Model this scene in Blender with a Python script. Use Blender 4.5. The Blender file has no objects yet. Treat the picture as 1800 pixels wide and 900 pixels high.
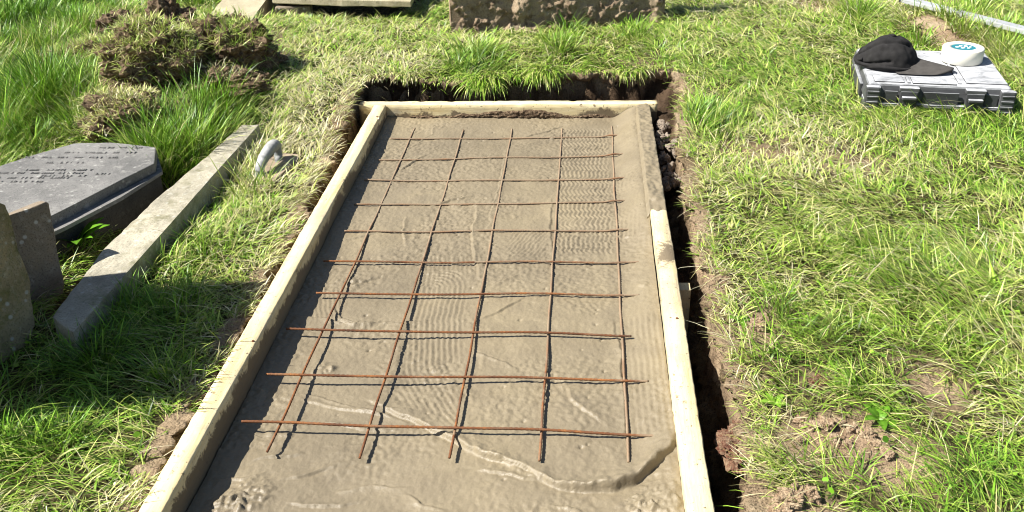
import bpy, bmesh, math, random
import numpy as np
from mathutils import Vector, Matrix, noise as mnoise

random.seed(7)
RNG = np.random.default_rng(11)
scene = bpy.context.scene
COL = scene.collection

# ------------------------------------------------------------------ camera
F, PITCH, YAW, ROLL = 1647.5, .5065, .0889, -.0343       # focal length in photo pixels (1800 wide)
CAM = np.array([.2973, -1.6689, 1.385])
_c, _s = math.cos(YAW), math.sin(YAW)
FW = np.array([-_s*math.cos(PITCH), _c*math.cos(PITCH), -math.sin(PITCH)])
_rt = np.array([_c, _s, 0.0]); _up = np.cross(_rt, FW)
RT = math.cos(ROLL)*_rt + math.sin(ROLL)*_up
UP = -math.sin(ROLL)*_rt + math.cos(ROLL)*_up
cam = bpy.data.cameras.new('camera')
cam.sensor_width = 36; cam.lens = F/1800*36; cam.clip_start = .05; cam.clip_end = 500
co = bpy.data.objects.new('camera', cam); COL.objects.link(co)
m = Matrix.Identity(4)
for i in range(3):
    m[i][0], m[i][1], m[i][2], m[i][3] = RT[i], UP[i], -FW[i], CAM[i]
co.matrix_world = m
scene.camera = co

# ------------------------------------------------------------------ light
LIGHT = Vector((.86, .18, -1.0)).normalized()             # the way the sunlight travels
SUN_EL = math.asin(-LIGHT.z)
w = bpy.data.worlds.new('World'); scene.world = w; w.use_nodes = True
nt = w.node_tree
bg = nt.nodes['Background']
sky = nt.nodes.new('ShaderNodeTexSky'); sky.sky_type = 'NISHITA'; sky.sun_disc = False
sky.sun_elevation = SUN_EL; sky.sun_rotation = math.atan2(-LIGHT.x, -LIGHT.y)
nt.links.new(sky.outputs[0], bg.inputs[0]); bg.inputs[1].default_value = .05
sl = bpy.data.lights.new('sun', 'SUN'); sl.energy = 5.0; sl.angle = math.radians(.5); sl.color = (1, .96, .89)
so = bpy.data.objects.new('sun', sl); COL.objects.link(so)
so.rotation_euler = LIGHT.to_track_quat('-Z', 'Y').to_euler(); so.location = (-4, -2, 6)
scene.view_settings.view_transform = 'Standard'; scene.view_settings.look = 'None'
scene.view_settings.exposure = 1.1; scene.view_settings.gamma = 1
scene.view_settings.use_curve_mapping = False
scene.cycles.filter_width = 1.05

# ------------------------------------------------------------------ geometry helpers
def at(x, y, z=0.0):
    """the point of the plane at height z seen at a photo position"""
    d = FW + (x-900)/F*RT - (y-450)/F*UP
    return CAM + d*(z-CAM[2])/d[2]
def at2(x, y, z=.06):
    p = at(x, y, z); return (float(p[0]), float(p[1]))
def on_plane(x, y, p0, n):
    d = FW + (x-900)/F*RT - (y-450)/F*UP
    n = np.array(n, float)
    return CAM + d*(np.dot(np.array(p0)-CAM, n)/np.dot(d, n))
def to_px(P):
    v = P - CAM; d = v@FW; d = np.where(d < .05, .05, d)
    return 900+F*(v@RT)/d, 450-F*(v@UP)/d, d

def sm(a, b, x):
    t = np.clip((x-a)/(b-a), 0, 1); return t*t*(3-2*t)

def _hash(ix, iy, seed):
    h = (ix.astype(np.int64)*374761393 + iy.astype(np.int64)*668265263 + seed*1442695041) & 0xffffffff
    h = ((h ^ (h >> 13))*1274126177) & 0xffffffff
    return ((h ^ (h >> 16)) & 0xffffff)/float(0xffffff)
def vn(x, y, seed=0):
    """gradient noise about -1..1"""
    x = np.asarray(x, float); y = np.asarray(y, float)
    ix = np.floor(x); iy = np.floor(y); fx = x-ix; fy = y-iy
    u = fx**3*(fx*(fx*6-15)+10); v = fy**3*(fy*(fy*6-15)+10)
    def g(dx, dy):
        a = _hash(ix+dx, iy+dy, seed)*2*np.pi
        return np.cos(a)*(fx-dx)+np.sin(a)*(fy-dy)
    n0 = g(0, 0)*(1-u)+g(1, 0)*u; n1 = g(0, 1)*(1-u)+g(1, 1)*u
    return (n0*(1-v)+n1*v)*1.5
def fbm(x, y, seed=0, o=4, gain=.5):
    r = 0; a = 1; f = 1
    for k in range(o):
        r = r + a*vn(np.asarray(x)*f, np.asarray(y)*f, seed+k*17); a *= gain; f *= 2.03
    return r
def pdist(X, Y, path):
    """distance to a polyline, the signed side and the run along it (0..1)"""
    best = np.full(X.shape, 1e9); side = np.zeros(X.shape); run = np.zeros(X.shape)
    L = [0]
    for (a, b) in zip(path[:-1], path[1:]): L.append(L[-1]+math.hypot(b[0]-a[0], b[1]-a[1]))
    for k, (a, b) in enumerate(zip(path[:-1], path[1:])):
        dx, dy = b[0]-a[0], b[1]-a[1]; l2 = dx*dx+dy*dy+1e-12
        t = np.clip(((X-a[0])*dx+(Y-a[1])*dy)/l2, 0, 1)
        ex = X-(a[0]+t*dx); ey = Y-(a[1]+t*dy); d = np.hypot(ex, ey)
        mk = d < best
        best = np.where(mk, d, best); side = np.where(mk, np.sign(dx*ey-dy*ex), side)
        run = np.where(mk, (L[k]+t*(L[k+1]-L[k]))/L[-1], run)
    return best, side, run
def inpoly(X, Y, poly):
    r = np.zeros(np.shape(X), bool); n = len(poly)
    for i in range(n):
        x1, y1 = poly[i]; x2, y2 = poly[(i+1) % n]
        c = ((y1 > Y) != (y2 > Y)) & (X < (x2-x1)*(Y-y1)/((y2-y1) if y2 != y1 else 1e-9)+x1)
        r ^= c
    return r
def polymask(X, Y, poly, soft=.02):
    d, _, _ = pdist(X, Y, list(poly)+[poly[0]])
    ins = inpoly(X, Y, poly)
    return sm(-soft, soft, np.where(ins, d, -d))

# ------------------------------------------------------------------ object helpers
def tag(o, label=None, cat=None, group=None, kind=None):
    if label: o['label'] = label
    if cat: o['category'] = cat
    if group: o['group'] = group
    if kind: o['kind'] = kind
    return o
def empty(name, loc, rz=0.0, **kw):
    o = bpy.data.objects.new(name, None); COL.objects.link(o); o.empty_display_size = .1
    o.location = loc; o.rotation_euler = (0, 0, rz)
    return tag(o, **kw)
def link(name, me, mat, parent=None):
    o = bpy.data.objects.new(name, me); COL.objects.link(o)
    if mat is not None: me.materials.append(mat)
    if parent is not None: o.parent = parent
    return o
def from_bm(name, bm, mat, parent=None, smooth=False):
    me = bpy.data.meshes.new(name)
    bmesh.ops.recalc_face_normals(bm, faces=bm.faces)
    if smooth:
        for f in bm.faces: f.smooth = True
    bm.to_mesh(me); bm.free()
    return link(name, me, mat, parent)
def np_mesh(name, V, faces_flat, sizes, smooth=False):
    me = bpy.data.meshes.new(name)
    me.vertices.add(len(V)); me.vertices.foreach_set('co', np.ascontiguousarray(V, np.float32).ravel())
    me.loops.add(len(faces_flat)); me.loops.foreach_set('vertex_index', np.ascontiguousarray(faces_flat, np.int32))
    me.polygons.add(len(sizes))
    st = np.zeros(len(sizes), np.int32); st[1:] = np.cumsum(sizes)[:-1]
    me.polygons.foreach_set('loop_start', st); me.polygons.foreach_set('loop_total', np.asarray(sizes, np.int32))
    if smooth: me.polygons.foreach_set('use_smooth', np.ones(len(sizes), bool))
    me.update(calc_edges=True); me.validate()
    return me
def grid_mesh(name, xs, ys, Z, smooth=True):
    X, Y = np.meshgrid(xs, ys); V = np.stack([X, Y, Z], -1).reshape(-1, 3)
    return surf_mesh(name, V, len(xs), len(ys), smooth)
def surf_mesh(name, V, nx, ny, smooth=True):
    i = np.arange(nx-1)[None, :]+np.arange(ny-1)[:, None]*nx
    q = np.stack([i, i+1, i+1+nx, i+nx], -1).reshape(-1, 4)
    return np_mesh(name, V, q.ravel(), np.full(len(q), 4), smooth)
def attr(me, name, vals):
    a = me.attributes.new(name, 'FLOAT', 'POINT'); a.data.foreach_set('value', np.asarray(vals, np.float32).ravel())
def bm_box(bm, c, s, rot=None, bev=0, seg=2):
    r = bmesh.ops.create_cube(bm, size=1)
    vs = r['verts']
    for v in vs:
        p = Vector((v.co.x*s[0], v.co.y*s[1], v.co.z*s[2]))
        if rot is not None: p = rot @ p
        v.co = p+Vector(c)
    if bev:
        es = list({e for v in vs for e in v.link_edges})
        bmesh.ops.bevel(bm, geom=es, offset=bev, segments=seg, affect='EDGES', profile=.6)
def bm_prism(bm, pts, vec):
    a = [bm.verts.new(p) for p in pts]; b = [bm.verts.new(Vector(p)+Vector(vec)) for p in pts]
    n = len(pts)
    bm.faces.new(a); bm.faces.new(b[::-1])
    for i in range(n): bm.faces.new((a[i], b[i], b[(i+1) % n], a[(i+1) % n]))
def tube_mesh(name, P, R, n=8):
    """tube through the points P with radius R (scalar or array), capped"""
    P = np.asarray(P, float); N = len(P); R = np.broadcast_to(np.asarray(R, float), (N,))
    T = np.gradient(P, axis=0); T /= np.linalg.norm(T, axis=1, keepdims=True)
    ref = np.array([0, 0, 1.0]) if abs(T[:, 2]).mean() < .8 else np.array([1.0, 0, 0])
    A = np.cross(T, ref); A /= np.linalg.norm(A, axis=1, keepdims=True); B = np.cross(A, T)
    an = np.arange(n)*2*np.pi/n
    V = (P[:, None, :]+R[:, None, None]*(np.cos(an)[None, :, None]*A[:, None, :]+np.sin(an)[None, :, None]*B[:, None, :])).reshape(-1, 3)
    i = np.arange(N-1)[:, None]*n; j = np.arange(n)[None, :]; k = (j+1) % n
    q = np.stack([i+j, i+k, i+n+k, i+n+j], -1).reshape(-1, 4)
    fl = list(q.ravel())+list(range(n))[::-1]+list(range((N-1)*n, N*n))
    return np_mesh(name, V, np.array(fl), np.array([4]*len(q)+[n, n]), True)
def lumpy(bm, amp, freq, seed, amp2=0, sq=(1, 1, 1)):
    o = Vector((seed*3.7, seed*1.3, seed*5.1))
    for v in bm.verts:
        d = v.co.normalized()
        k = 1+amp*mnoise.fractal(d*freq+o, 1.0, 2.0, 4)+amp2*mnoise.noise(d*freq*5+o)
        v.co = Vector((d.x*k*sq[0], d.y*k*sq[1], d.z*k*sq[2]))

# ------------------------------------------------------------------ materials
class NT:
    def __init__(s, name):
        s.m = bpy.data.materials.new(name); s.m.use_nodes = True; s.t = s.m.node_tree
        s.b = s.t.nodes['Principled BSDF']; s.out = s.t.nodes['Material Output']
        s.tc = s.t.nodes.new('ShaderNodeTexCoord')
    def n(s, typ, **kw):
        x = s.t.nodes.new(typ)
        for k, v in kw.items(): setattr(x, k, v)
        return x
    def l(s, a, b): s.t.links.new(a, b)
    def mapped(s, scale, coord='Object'):
        mp = s.n('ShaderNodeMapping'); mp.inputs['Scale'].default_value = scale; s.l(s.tc.outputs[coord], mp.inputs[0]); return mp.outputs[0]
    def noise(s, scale, detail=5, rough=.55, vec=None, dist=0):
        x = s.n('ShaderNodeTexNoise'); x.inputs['Scale'].default_value = scale; x.inputs['Detail'].default_value = detail
        x.inputs['Roughness'].default_value = rough; x.inputs['Distortion'].default_value = dist
        s.l(vec if vec is not None else s.tc.outputs['Object'], x.inputs['Vector']); return x.outputs['Fac']
    def ramp(s, fac, stops):
        r = s.n('ShaderNodeValToRGB'); e = r.color_ramp.elements
        while len(e) < len(stops): e.new(.5)
        for i, (p, c) in enumerate(stops):
            e[i].position = p; e[i].color = (c if hasattr(c, '__len__') else (c, c, c))[:3]+(1,) if hasattr(c, '__len__') else (c, c, c, 1)
        s.l(fac, r.inputs[0]); return r.outputs[0]
    def mix(s, fac, a, b, mode='MIX'):
        x = s.n('ShaderNodeMix', data_type='RGBA', blend_type=mode)
        for sock, v in ((x.inputs[0], fac), (x.inputs[6], a), (x.inputs[7], b)):
            if hasattr(v, 'is_linked') or hasattr(v, 'links'): s.l(v, sock)
            elif isinstance(v, (int, float)): sock.default_value = v
            else: sock.default_value = tuple(v)[:3]+(1,)
        return x.outputs[2]
    def attr(s, name):
        a = s.n('ShaderNodeAttribute'); a.attribute_name = name; return a
    def bump(s, h, strength=.4, dist=.01):
        b = s.n('ShaderNodeBump'); b.inputs['Strength'].default_value = strength; b.inputs['Distance'].default_value = dist
        s.l(h, b.inputs['Height']); s.l(b.outputs[0], s.b.inputs['Normal'])
    def col(s, c):
        if hasattr(c, 'links'): s.l(c, s.b.inputs['Base Color'])
        else: s.b.inputs['Base Color'].default_value = tuple(c)[:3]+(1,)
    def set(s, rough=.7, spec=.3, metal=0):
        s.b.inputs['Roughness'].default_value = rough; s.b.inputs['Specular IOR Level'].default_value = spec; s.b.inputs['Metallic'].default_value = metal
        return s.m

def mat_soil(name='soil', pale=False, red=0.0):
    k = NT(name)
    n1 = k.noise(9, 6, .65); n2 = k.noise(70, 5, .7); n3 = k.noise(260, 3, .6)
    if pale: a = k.ramp(n1, [(.3, (.22, .14, .085)), (.55, (.34, .24, .15)), (.75, (.44, .34, .22))])
    else: a = k.ramp(n1, [(.3, (.045+red, .03, .02)), (.55, (.10+red, .065, .04)), (.75, (.2+red, .135, .085))])
    c = k.mix(k.ramp(n2, [(.4, 0.0), (.62, .75)]), a, (.30, .22, .14) if not pale else (.5, .4, .27))
    c = k.mix(k.ramp(n3, [(.33, .55), (.5, 0.0)]), c, (.03, .02, .014))
    k.col(c); k.bump(n2, .9, .012)
    return k.set(.95, .12)
def mat_ground():
    k = NT('ground_soil')
    n1 = k.noise(6, 6, .65); n2 = k.noise(55, 5, .7); n3 = k.noise(240, 3, .6)
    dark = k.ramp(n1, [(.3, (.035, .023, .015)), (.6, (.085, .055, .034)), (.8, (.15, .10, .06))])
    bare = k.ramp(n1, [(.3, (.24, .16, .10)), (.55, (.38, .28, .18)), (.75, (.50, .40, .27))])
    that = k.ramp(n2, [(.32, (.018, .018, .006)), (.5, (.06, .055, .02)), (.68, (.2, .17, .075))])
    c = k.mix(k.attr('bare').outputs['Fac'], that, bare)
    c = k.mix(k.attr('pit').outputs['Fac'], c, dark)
    c = k.mix(k.ramp(n3, [(.36, .7), (.5, 0.0)]), c, (.03, .022, .012))
    k.col(c); k.bump(n2, 1.0, .015)
    return k.set(.95, .1)
def mat_concrete():
    k = NT('wet_concrete')
    n1 = k.noise(2.3, 5, .6); n2 = k.noise(14, 6, .65); n3 = k.noise(180, 4, .6)
    c = k.ramp(n1, [(.3, (.172, .141, .092)), (.5, (.210, .172, .111)), (.72, (.243, .198, .122))])
    c = k.mix(k.ramp(n2, [(.3, .3), (.55, 0.0)]), c, (.15, .122, .084))
    c = k.mix(k.ramp(n3, [(.35, .22), (.5, 0.0)]), c, (.12, .096, .068))
    k.col(c)
    rr = k.ramp(n2, [(.35, .38), (.65, .6)]); k.l(rr, k.b.inputs['Roughness'])
    mx = k.n('ShaderNodeMath', operation='ADD'); k.l(n3, mx.inputs[0]); k.l(k.noise(75, 6, .75), mx.inputs[1])
    k.bump(mx.outputs[0], .3, .004)
    k.b.inputs['Specular IOR Level'].default_value = .4
    return k.m
def mat_wood(name, along='Y', mud=.0):
    k = NT(name)
    sc = (14, 1.1, 14) if along == 'Y' else (1.1, 14, 14)
    v = k.mapped(sc)
    g = k.noise(3.2, 6, .6, vec=v, dist=.6); g2 = k.noise(16, 4, .7, vec=v)
    c = k.ramp(g, [(.3, (.58, .45, .23)), (.5, (.70, .59, .34)), (.72, (.77, .68, .44))])
    c = k.mix(k.ramp(g2, [(.55, 0.0), (.8, .5)]), c, (.45, .26, .09))
    d = k.noise(5.5, 6, .7); dd = k.noise(38, 5, .7)
    c = k.mix(k.ramp(d, [(.58, 0.0), (.72, .5)]), c, (.46, .34, .19))
    c = k.mix(k.ramp(dd, [(.63, 0.0), (.69, .85)]), c, (.16, .11, .065))
    c = k.mix(k.ramp(k.noise(3.1, 7, .75, dist=.4), [(.50, 0.0), (.66, .75)]), c, (.36, .31, .23))
    c = k.mix(k.ramp(k.noise(85, 3, .6), [(.64, 0.0), (.70, .85)]), c, (.10, .07, .045))
    if mud:
        a = k.attr('mud').outputs['Fac']
        mm = k.n('ShaderNodeMath', operation='ADD'); k.l(a, mm.inputs[0])
        ms = k.n('ShaderNodeMath', operation='MULTIPLY_ADD'); k.l(k.noise(13, 8, .8, dist=.5), ms.inputs[0]); ms.inputs[1].default_value = 2.4; ms.inputs[2].default_value = -1.2
        k.l(ms.outputs[0], mm.inputs[1])
        c = k.mix(k.ramp(mm.outputs[0], [(.42, 0.0), (.62, .92)]), c, (.15, .115, .075))
    k.col(c); k.bump(g2, .3, .003)
    return k.set(.75, .2)
def mat_stone(name, a, b, lich=(.5, .5, .42), moss=None, bump=.5, sc=1.0, spots=.0):
    k = NT(name)
    n1 = k.noise(5*sc, 6, .65); n2 = k.noise(38*sc, 6, .7); n3 = k.noise(220, 3, .6)
    c = k.ramp(n1, [(.3, a), (.7, b)])
    c = k.mix(k.ramp(n2, [(.55, 0.0), (.68, .6)]), c, lich)
    c = k.mix(k.ramp(n3, [(.34, .6), (.48, 0.0)]), c, tuple(x*.5 for x in a))
    if moss: c = k.mix(k.ramp(k.noise(9*sc, 5, .7), [(.5, 0.0), (.64, .8)]), c, moss)
    if spots:
        vv = k.n('ShaderNodeTexVoronoi'); vv.inputs['Scale'].default_value = 28; k.l(k.tc.outputs['Object'], vv.inputs['Vector'])
        c = k.mix(k.ramp(vv.outputs['Distance'], [(.1, spots), (.2, 0.0)]), c, (.6, .6, .55))
    k.col(c); k.bump(n2, bump, .006)
    return k.set(.85, .25)
def mat_rust():
    k = NT('rusty_steel')
    n1 = k.noise(9, 6, .75); n2 = k.noise(300, 3, .6)
    c = k.ramp(n1, [(.3, (.06, .026, .014)), (.5, (.16, .062, .024)), (.72, (.38, .155, .045))])
    c = k.mix(k.ramp(n2, [(.4, .5), (.55, 0.0)]), c, (.1, .05, .03))
    ms = k.attr('mortar').outputs['Fac']
    c = k.mix(ms, c, (.27, .21, .14))
    k.col(c); k.bump(n2, .6, .002)
    return k.set(.8, .25)
def mat_plain(name, c, rough=.6, spec=.3, metal=0, var=.12, sc=20, bump=0):
    k = NT(name)
    n = k.noise(sc, 5, .6)
    cc = k.ramp(n, [(.3, tuple(x*(1-var) for x in c)), (.7, tuple(min(1, x*(1+var)) for x in c))])
    k.col(cc)
    if bump: k.bump(k.noise(sc*12, 3, .6), bump, .002)
    return k.set(rough, spec, metal)
def mat_dusty(name, base, dust, lo=.25, hi=.75, sc=7):
    """plastic with dry cement dust settled on the faces that look up"""
    k = NT(name)
    g = k.n('ShaderNodeNewGeometry'); sp = k.n('ShaderNodeSeparateXYZ'); k.l(g.outputs['Normal'], sp.inputs[0])
    ms = k.n('ShaderNodeMath', operation='MULTIPLY_ADD'); k.l(k.noise(sc, 6, .7), ms.inputs[0]); ms.inputs[1].default_value = .9; ms.inputs[2].default_value = -.45
    ad = k.n('ShaderNodeMath', operation='ADD'); k.l(sp.outputs['Z'], ad.inputs[0]); k.l(ms.outputs[0], ad.inputs[1])
    f = k.ramp(ad.outputs[0], [(lo, .12), (hi, 1.0)])
    d = k.ramp(k.noise(1.0, 6, .7, vec=k.mapped((10, 15, 22)), dist=1.4), [(.36, tuple(x*.5 for x in dust)), (.6, tuple(min(1, x*1.18) for x in dust))])
    k.col(k.mix(f, base, d)); k.bump(k.noise(150, 3, .6), .15, .002)
    k.l(k.ramp(f, [(0, .45), (1, .9)]), k.b.inputs['Roughness'])
    k.b.inputs['Specular IOR Level'].default_value = .35
    return k.m
def mat_leaf(name, trans=.16, rough=.40, spec=.35):
    k = NT(name)
    a = k.attr('tint').outputs['Color']
    k.col(a); k.set(rough, spec)
    tr = k.n('ShaderNodeBsdfTranslucent'); k.l(a, tr.inputs[0])
    mx = k.n('ShaderNodeMixShader'); mx.inputs[0].default_value = trans
    k.l(k.b.outputs[0], mx.inputs[1]); k.l(tr.outputs[0], mx.inputs[2]); k.l(mx.outputs[0], k.out.inputs[0])
    return k.m

M = dict(
    ground=mat_ground(), soil=mat_soil(), soilpale=mat_soil('dry_soil', True), soilred=mat_soil('red_soil', False, .045),
    conc=mat_concrete(), wood_y=mat_wood('timber_lengthwise', 'Y', 1), wood_x=mat_wood('timber_crosswise', 'X', 1),
    kerb=mat_stone('kerb_concrete', (.25, .23, .175), (.46, .42, .32), (.52, .5, .42), (.17, .16, .09), spots=.3),
    slate=mat_stone('slate', (.115, .113, .108), (.225, .218, .205), (.36, .35, .32), bump=.5, spots=.25),
    mossy=mat_stone('mossy_stone', (.24, .19, .10), (.40, .32, .18), (.5, .45, .32), (.15, .14, .045), .8, 1.3, spots=.5),
    brown=mat_stone('brown_stone', (.16, .125, .09), (.26, .21, .15), (.36, .33, .27), None, .5, 1, spots=.6),
    sand=mat_stone('sandstone', (.30, .26, .165), (.46, .41, .28), (.52, .48, .36), None, .4),
    muddy=mat_stone('muddy_stone', (.2, .135, .085), (.46, .36, .24), (.40, .33, .23), (.10, .062, .036), .9, 2),
    slate_shade=mat_stone('shade_dark_slate', (.03, .03, .026), (.075, .07, .06), (.12, .12, .10), None, .5),  # slate darkened: shade below the gravestone's edge put into the colour
    rubble=mat_stone('rubble', (.15, .115, .085), (.30, .245, .19), (.42, .37, .31), None, .6, 3),
    rust=mat_rust(), case=mat_dusty('dusty_plastic', (.03, .03, .032), (.39, .40, .415), .42, .9),
    dark=mat_dusty('dark_plastic', (.018, .018, .02), (.30, .31, .32), .6, 1.2),
    cap=mat_plain('black_cotton', (.022, .021, .021), .95, .15, 0, .3, 40, .4),
    brim=mat_plain('brim_cotton', (.065, .06, .055), .95, .15, 0, .2, 40, .4),
    tape=mat_plain('cream_tape', (.80, .77, .66), .55, .3, 0, .04), teal=mat_plain('teal_label', (.015, .17, .21), .4, .4, 0, .2, 60),
    white=mat_plain('white_print', (.75, .80, .80), .5, .3, 0, .02), alu=mat_plain('aluminium', (.50, .51, .53), .45, .5, .35, .08, 12),
    grip=mat_dusty('worn_grip', (.17, .19, .20), (.40, .40, .38), .1, .9, 18), plate=mat_plain('mortar_caked_plate', (.30, .24, .17), .9, .2, 0, .25, 14, .4),
    grass=mat_leaf('grass_blades'), straw=mat_leaf('dry_straw', .15, .6, .25), weed=mat_leaf('weed_leaf', .25, .4, .4),
)

# ------------------------------------------------------------------ ground height
BX0, BX1, BY0, BY1 = -.58, .555, -.52, 2.02       # outside of the timber frame
def blob(X, Y, px, py, rx, ry, z=.06):
    """soft spot round a photo position, radii in photo pixels"""
    c = at(px, py, z); ex = at(px+rx, py, z)-c; ey = at(px, py-ry, z)-c
    a = math.hypot(ex[0], ex[1]); b = math.hypot(ey[0], ey[1])
    d2 = ((X-c[0])/a)**2+((Y-c[1])/b)**2
    return np.exp(-d2*.9)
def trench(X, Y):
    nL = .020*fbm(Y*5, Y*0+3.3, 5, 3); nR = .022*fbm(Y*5, Y*0+7.7, 9, 3); nF = .05*fbm(X*4.5, X*0+1.2, 21, 3)
    xl = -.603-.075*sm(.7, 2.1, Y)+nL; xr = .637+.045*sm(1.3, 2.2, Y)+nR
    yf = 2.235+nF+.03*np.asarray(X)
    d = np.minimum(np.minimum(X-xl, xr-X), yf-Y)
    return np.minimum(d, Y+.85)                     # positive inside the dug hole
def base_z(X, Y):
    z = .045+.055*sm(1.2, 2.4, Y)
    z = z+.02*fbm(X*1.3, Y*1.3, 31, 3)+.008*fbm(X*9, Y*9, 41, 3)
    z = z+.07*blob(X, Y, 300, 150, 120, 70)+.05*blob(X, Y, 1640, 60, 60, 30)
    z = z-.14*np.exp(-((X+1.13)/.055)**2)*sm(.35, .55, Y)*(1-sm(1.15, 1.45, Y))
    z = z-.15*blob(X, Y, 600, 8, 140, 20)-.03*blob(X, Y, 960, 50, 190, 14)
    far = sm(4.5, 12, np.hypot(X, Y-1.5)); return z*(1-far)+.06*far
def ground_z(X, Y):
    t = trench(X, Y)
    z = base_z(X, Y)
    z = z-.012*np.exp(-(np.minimum(t, 0)/.05)**2)
    bottom = -.135+.035*fbm(X*14, Y*14, 51, 4)+.014*np.clip(vn(X*45, Y*45, 53), 0, 1)+.15*sm(1.45, 1.85, Y)*sm(.5, .6, X)
    k = sm(-.012, .03+.05*sm(.1, .5, X)*(Y > 2.1)*sm(.3, -.3, fbm(X*5, Y*5, 63, 2)), t+.014*fbm(X*17, Y*17, 61, 3)+.007*vn(X*60, Y*60, 65))
    z = z*(1-k)+bottom*k
    return z
BARE = [(1470, 765, 120, 48, 1.1), (1600, 815, 75, 42, 1.0), (1335, 570, 55, 45, 1.1), (1310, 700, 30, 90, .8), (1420, 880, 75, 30, 1.0),
        (1650, 668, 55, 42, 1.15), (1440, 668, 30, 26, .9), (1335, 265, 70, 28, .7), (1480, 285, 120, 22, .65), (1640, 75, 40, 40, 1.1), (1440, 22, 60, 18, .9), (1665, 22, 30, 12, 1.0),
        (250, 60, 80, 34, 1.0), (420, 130, 80, 50, 1.0), (250, 205, 60, 46, 1.0), (320, 150, 70, 60, .9), (1130, 135, 50, 25, .6), (1330, 650, 60, 30, .4), (770, 60, 60, 12, .5)]
def bare(X, Y):
    t = trench(X, Y)
    b = .95*np.exp(-(np.minimum(t+.012, 0)/(.014+.03*sm(-.1, .5, fbm(X*2+5, Y*3, 73, 3))))**2)*(X > .3)
    b = b+.85*np.exp(-(np.minimum(t+.005, 0)/.02)**2)*(X <= .3)
    for (px, py, rx, ry, s) in BARE: b = np.maximum(b, s*blob(X, Y, px, py, rx, ry))
    return np.clip(b+.22*fbm(X*7, Y*7, 71, 3)*(b > .08), 0, 1)

def axis(lo, hi, fine, outs):
    a = list(np.arange(lo, hi, fine)); s = fine; left = []; x = lo
    while x > -outs: s *= 1.25; x -= s; left.append(x)
    s = fine; right = []; x = a[-1]
    while x < outs: s *= 1.25; x += s; right.append(x)
    return np.array(left[::-1]+a+right)
gx = axis(-3.2, 2.9, .0125, 80); gy = axis(-.8, 4.2, .0125, 80)
GX, GY = np.meshgrid(gx, gy)
GZ = ground_z(GX, GY)
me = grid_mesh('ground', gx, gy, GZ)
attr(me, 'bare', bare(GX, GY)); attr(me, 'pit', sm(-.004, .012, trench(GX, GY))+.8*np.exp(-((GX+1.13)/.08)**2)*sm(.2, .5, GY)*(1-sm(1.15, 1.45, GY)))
tag(link('ground', me, M['ground']), kind='structure')

def bank(name, path, out, depth, seed, lip):
    """wall of the hole along a path of (x, y); out = unit vector away from the hole"""
    P_ = np.array(path); sL = np.r_[0, np.cumsum(np.hypot(*np.diff(P_, axis=0).T))]
    s_ = np.arange(0, sL[-1], .006); px_ = np.interp(s_, sL, P_[:, 0]); py_ = np.interp(s_, sL, P_[:, 1])
    vv = np.r_[np.linspace(0, 1, 26), np.linspace(1.04, 1.5, 9)]
    S, Vv = np.meshgrid(s_, vv); X = np.tile(px_, (len(vv), 1)); Y = np.tile(py_, (len(vv), 1))
    top = base_z(X+out[0]*.05, Y+out[1]*.05)+.004; w_ = np.clip(Vv, 0, 1)
    Z = -depth+(top+depth)*w_
    d = .022*fbm(S*11, w_*2.2, seed, 4)+.012*fbm(S*38, w_*7, seed+5, 3)+.016*np.clip(fbm(S*22, w_*5, seed+9, 3), 0, 1)
    d = d+lip*sm(.55, .98, w_)-.018*sm(.35, .75, w_)*sm(1, .8, w_)+.03*(1-w_)*sm(.6, 0, w_)*2*(1+(sm(-.1, .4, X)*1.2 if out[1] else 0))
    back = np.clip(Vv-1, 0, 1)
    d = d*(1-sm(0, .4, back))-back*.16
    Z = Z+.008*fbm(S*30, w_*9, seed+3, 3)-.006*sm(0, .5, back)-.02*sm(.3, .5, back)
    X = X-out[0]*d; Y = Y-out[1]*d
    me = surf_mesh(name, np.stack([X, Y, Z], -1).reshape(-1, 3), len(s_), len(vv))
    sunny = sm(-.15, .45, X) if out[1] else .35+.4*fbm(S*4, S*0, seed+13, 2)  # sunlight put into the soil colour: far wall paler toward the right
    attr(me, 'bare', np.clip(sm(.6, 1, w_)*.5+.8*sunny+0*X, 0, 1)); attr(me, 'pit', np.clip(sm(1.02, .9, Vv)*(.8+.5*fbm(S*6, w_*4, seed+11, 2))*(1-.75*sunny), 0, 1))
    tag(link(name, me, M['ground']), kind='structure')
ys_ = np.arange(-.7, 2.24, .03); xs_ = np.arange(-.74, .72, .03)
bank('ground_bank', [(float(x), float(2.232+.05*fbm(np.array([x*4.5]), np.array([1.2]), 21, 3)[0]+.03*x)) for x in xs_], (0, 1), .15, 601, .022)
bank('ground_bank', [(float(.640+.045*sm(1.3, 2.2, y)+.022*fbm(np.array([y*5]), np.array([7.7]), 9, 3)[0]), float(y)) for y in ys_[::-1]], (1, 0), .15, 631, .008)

bank('ground_bank', [(float(-.603-.075*sm(.7, 2.1, y)+.020*fbm(np.array([y*5]), np.array([3.3]), 5, 3)[0]), float(y)) for y in ys_], (-1, 0), .15, 661, .006)

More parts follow.
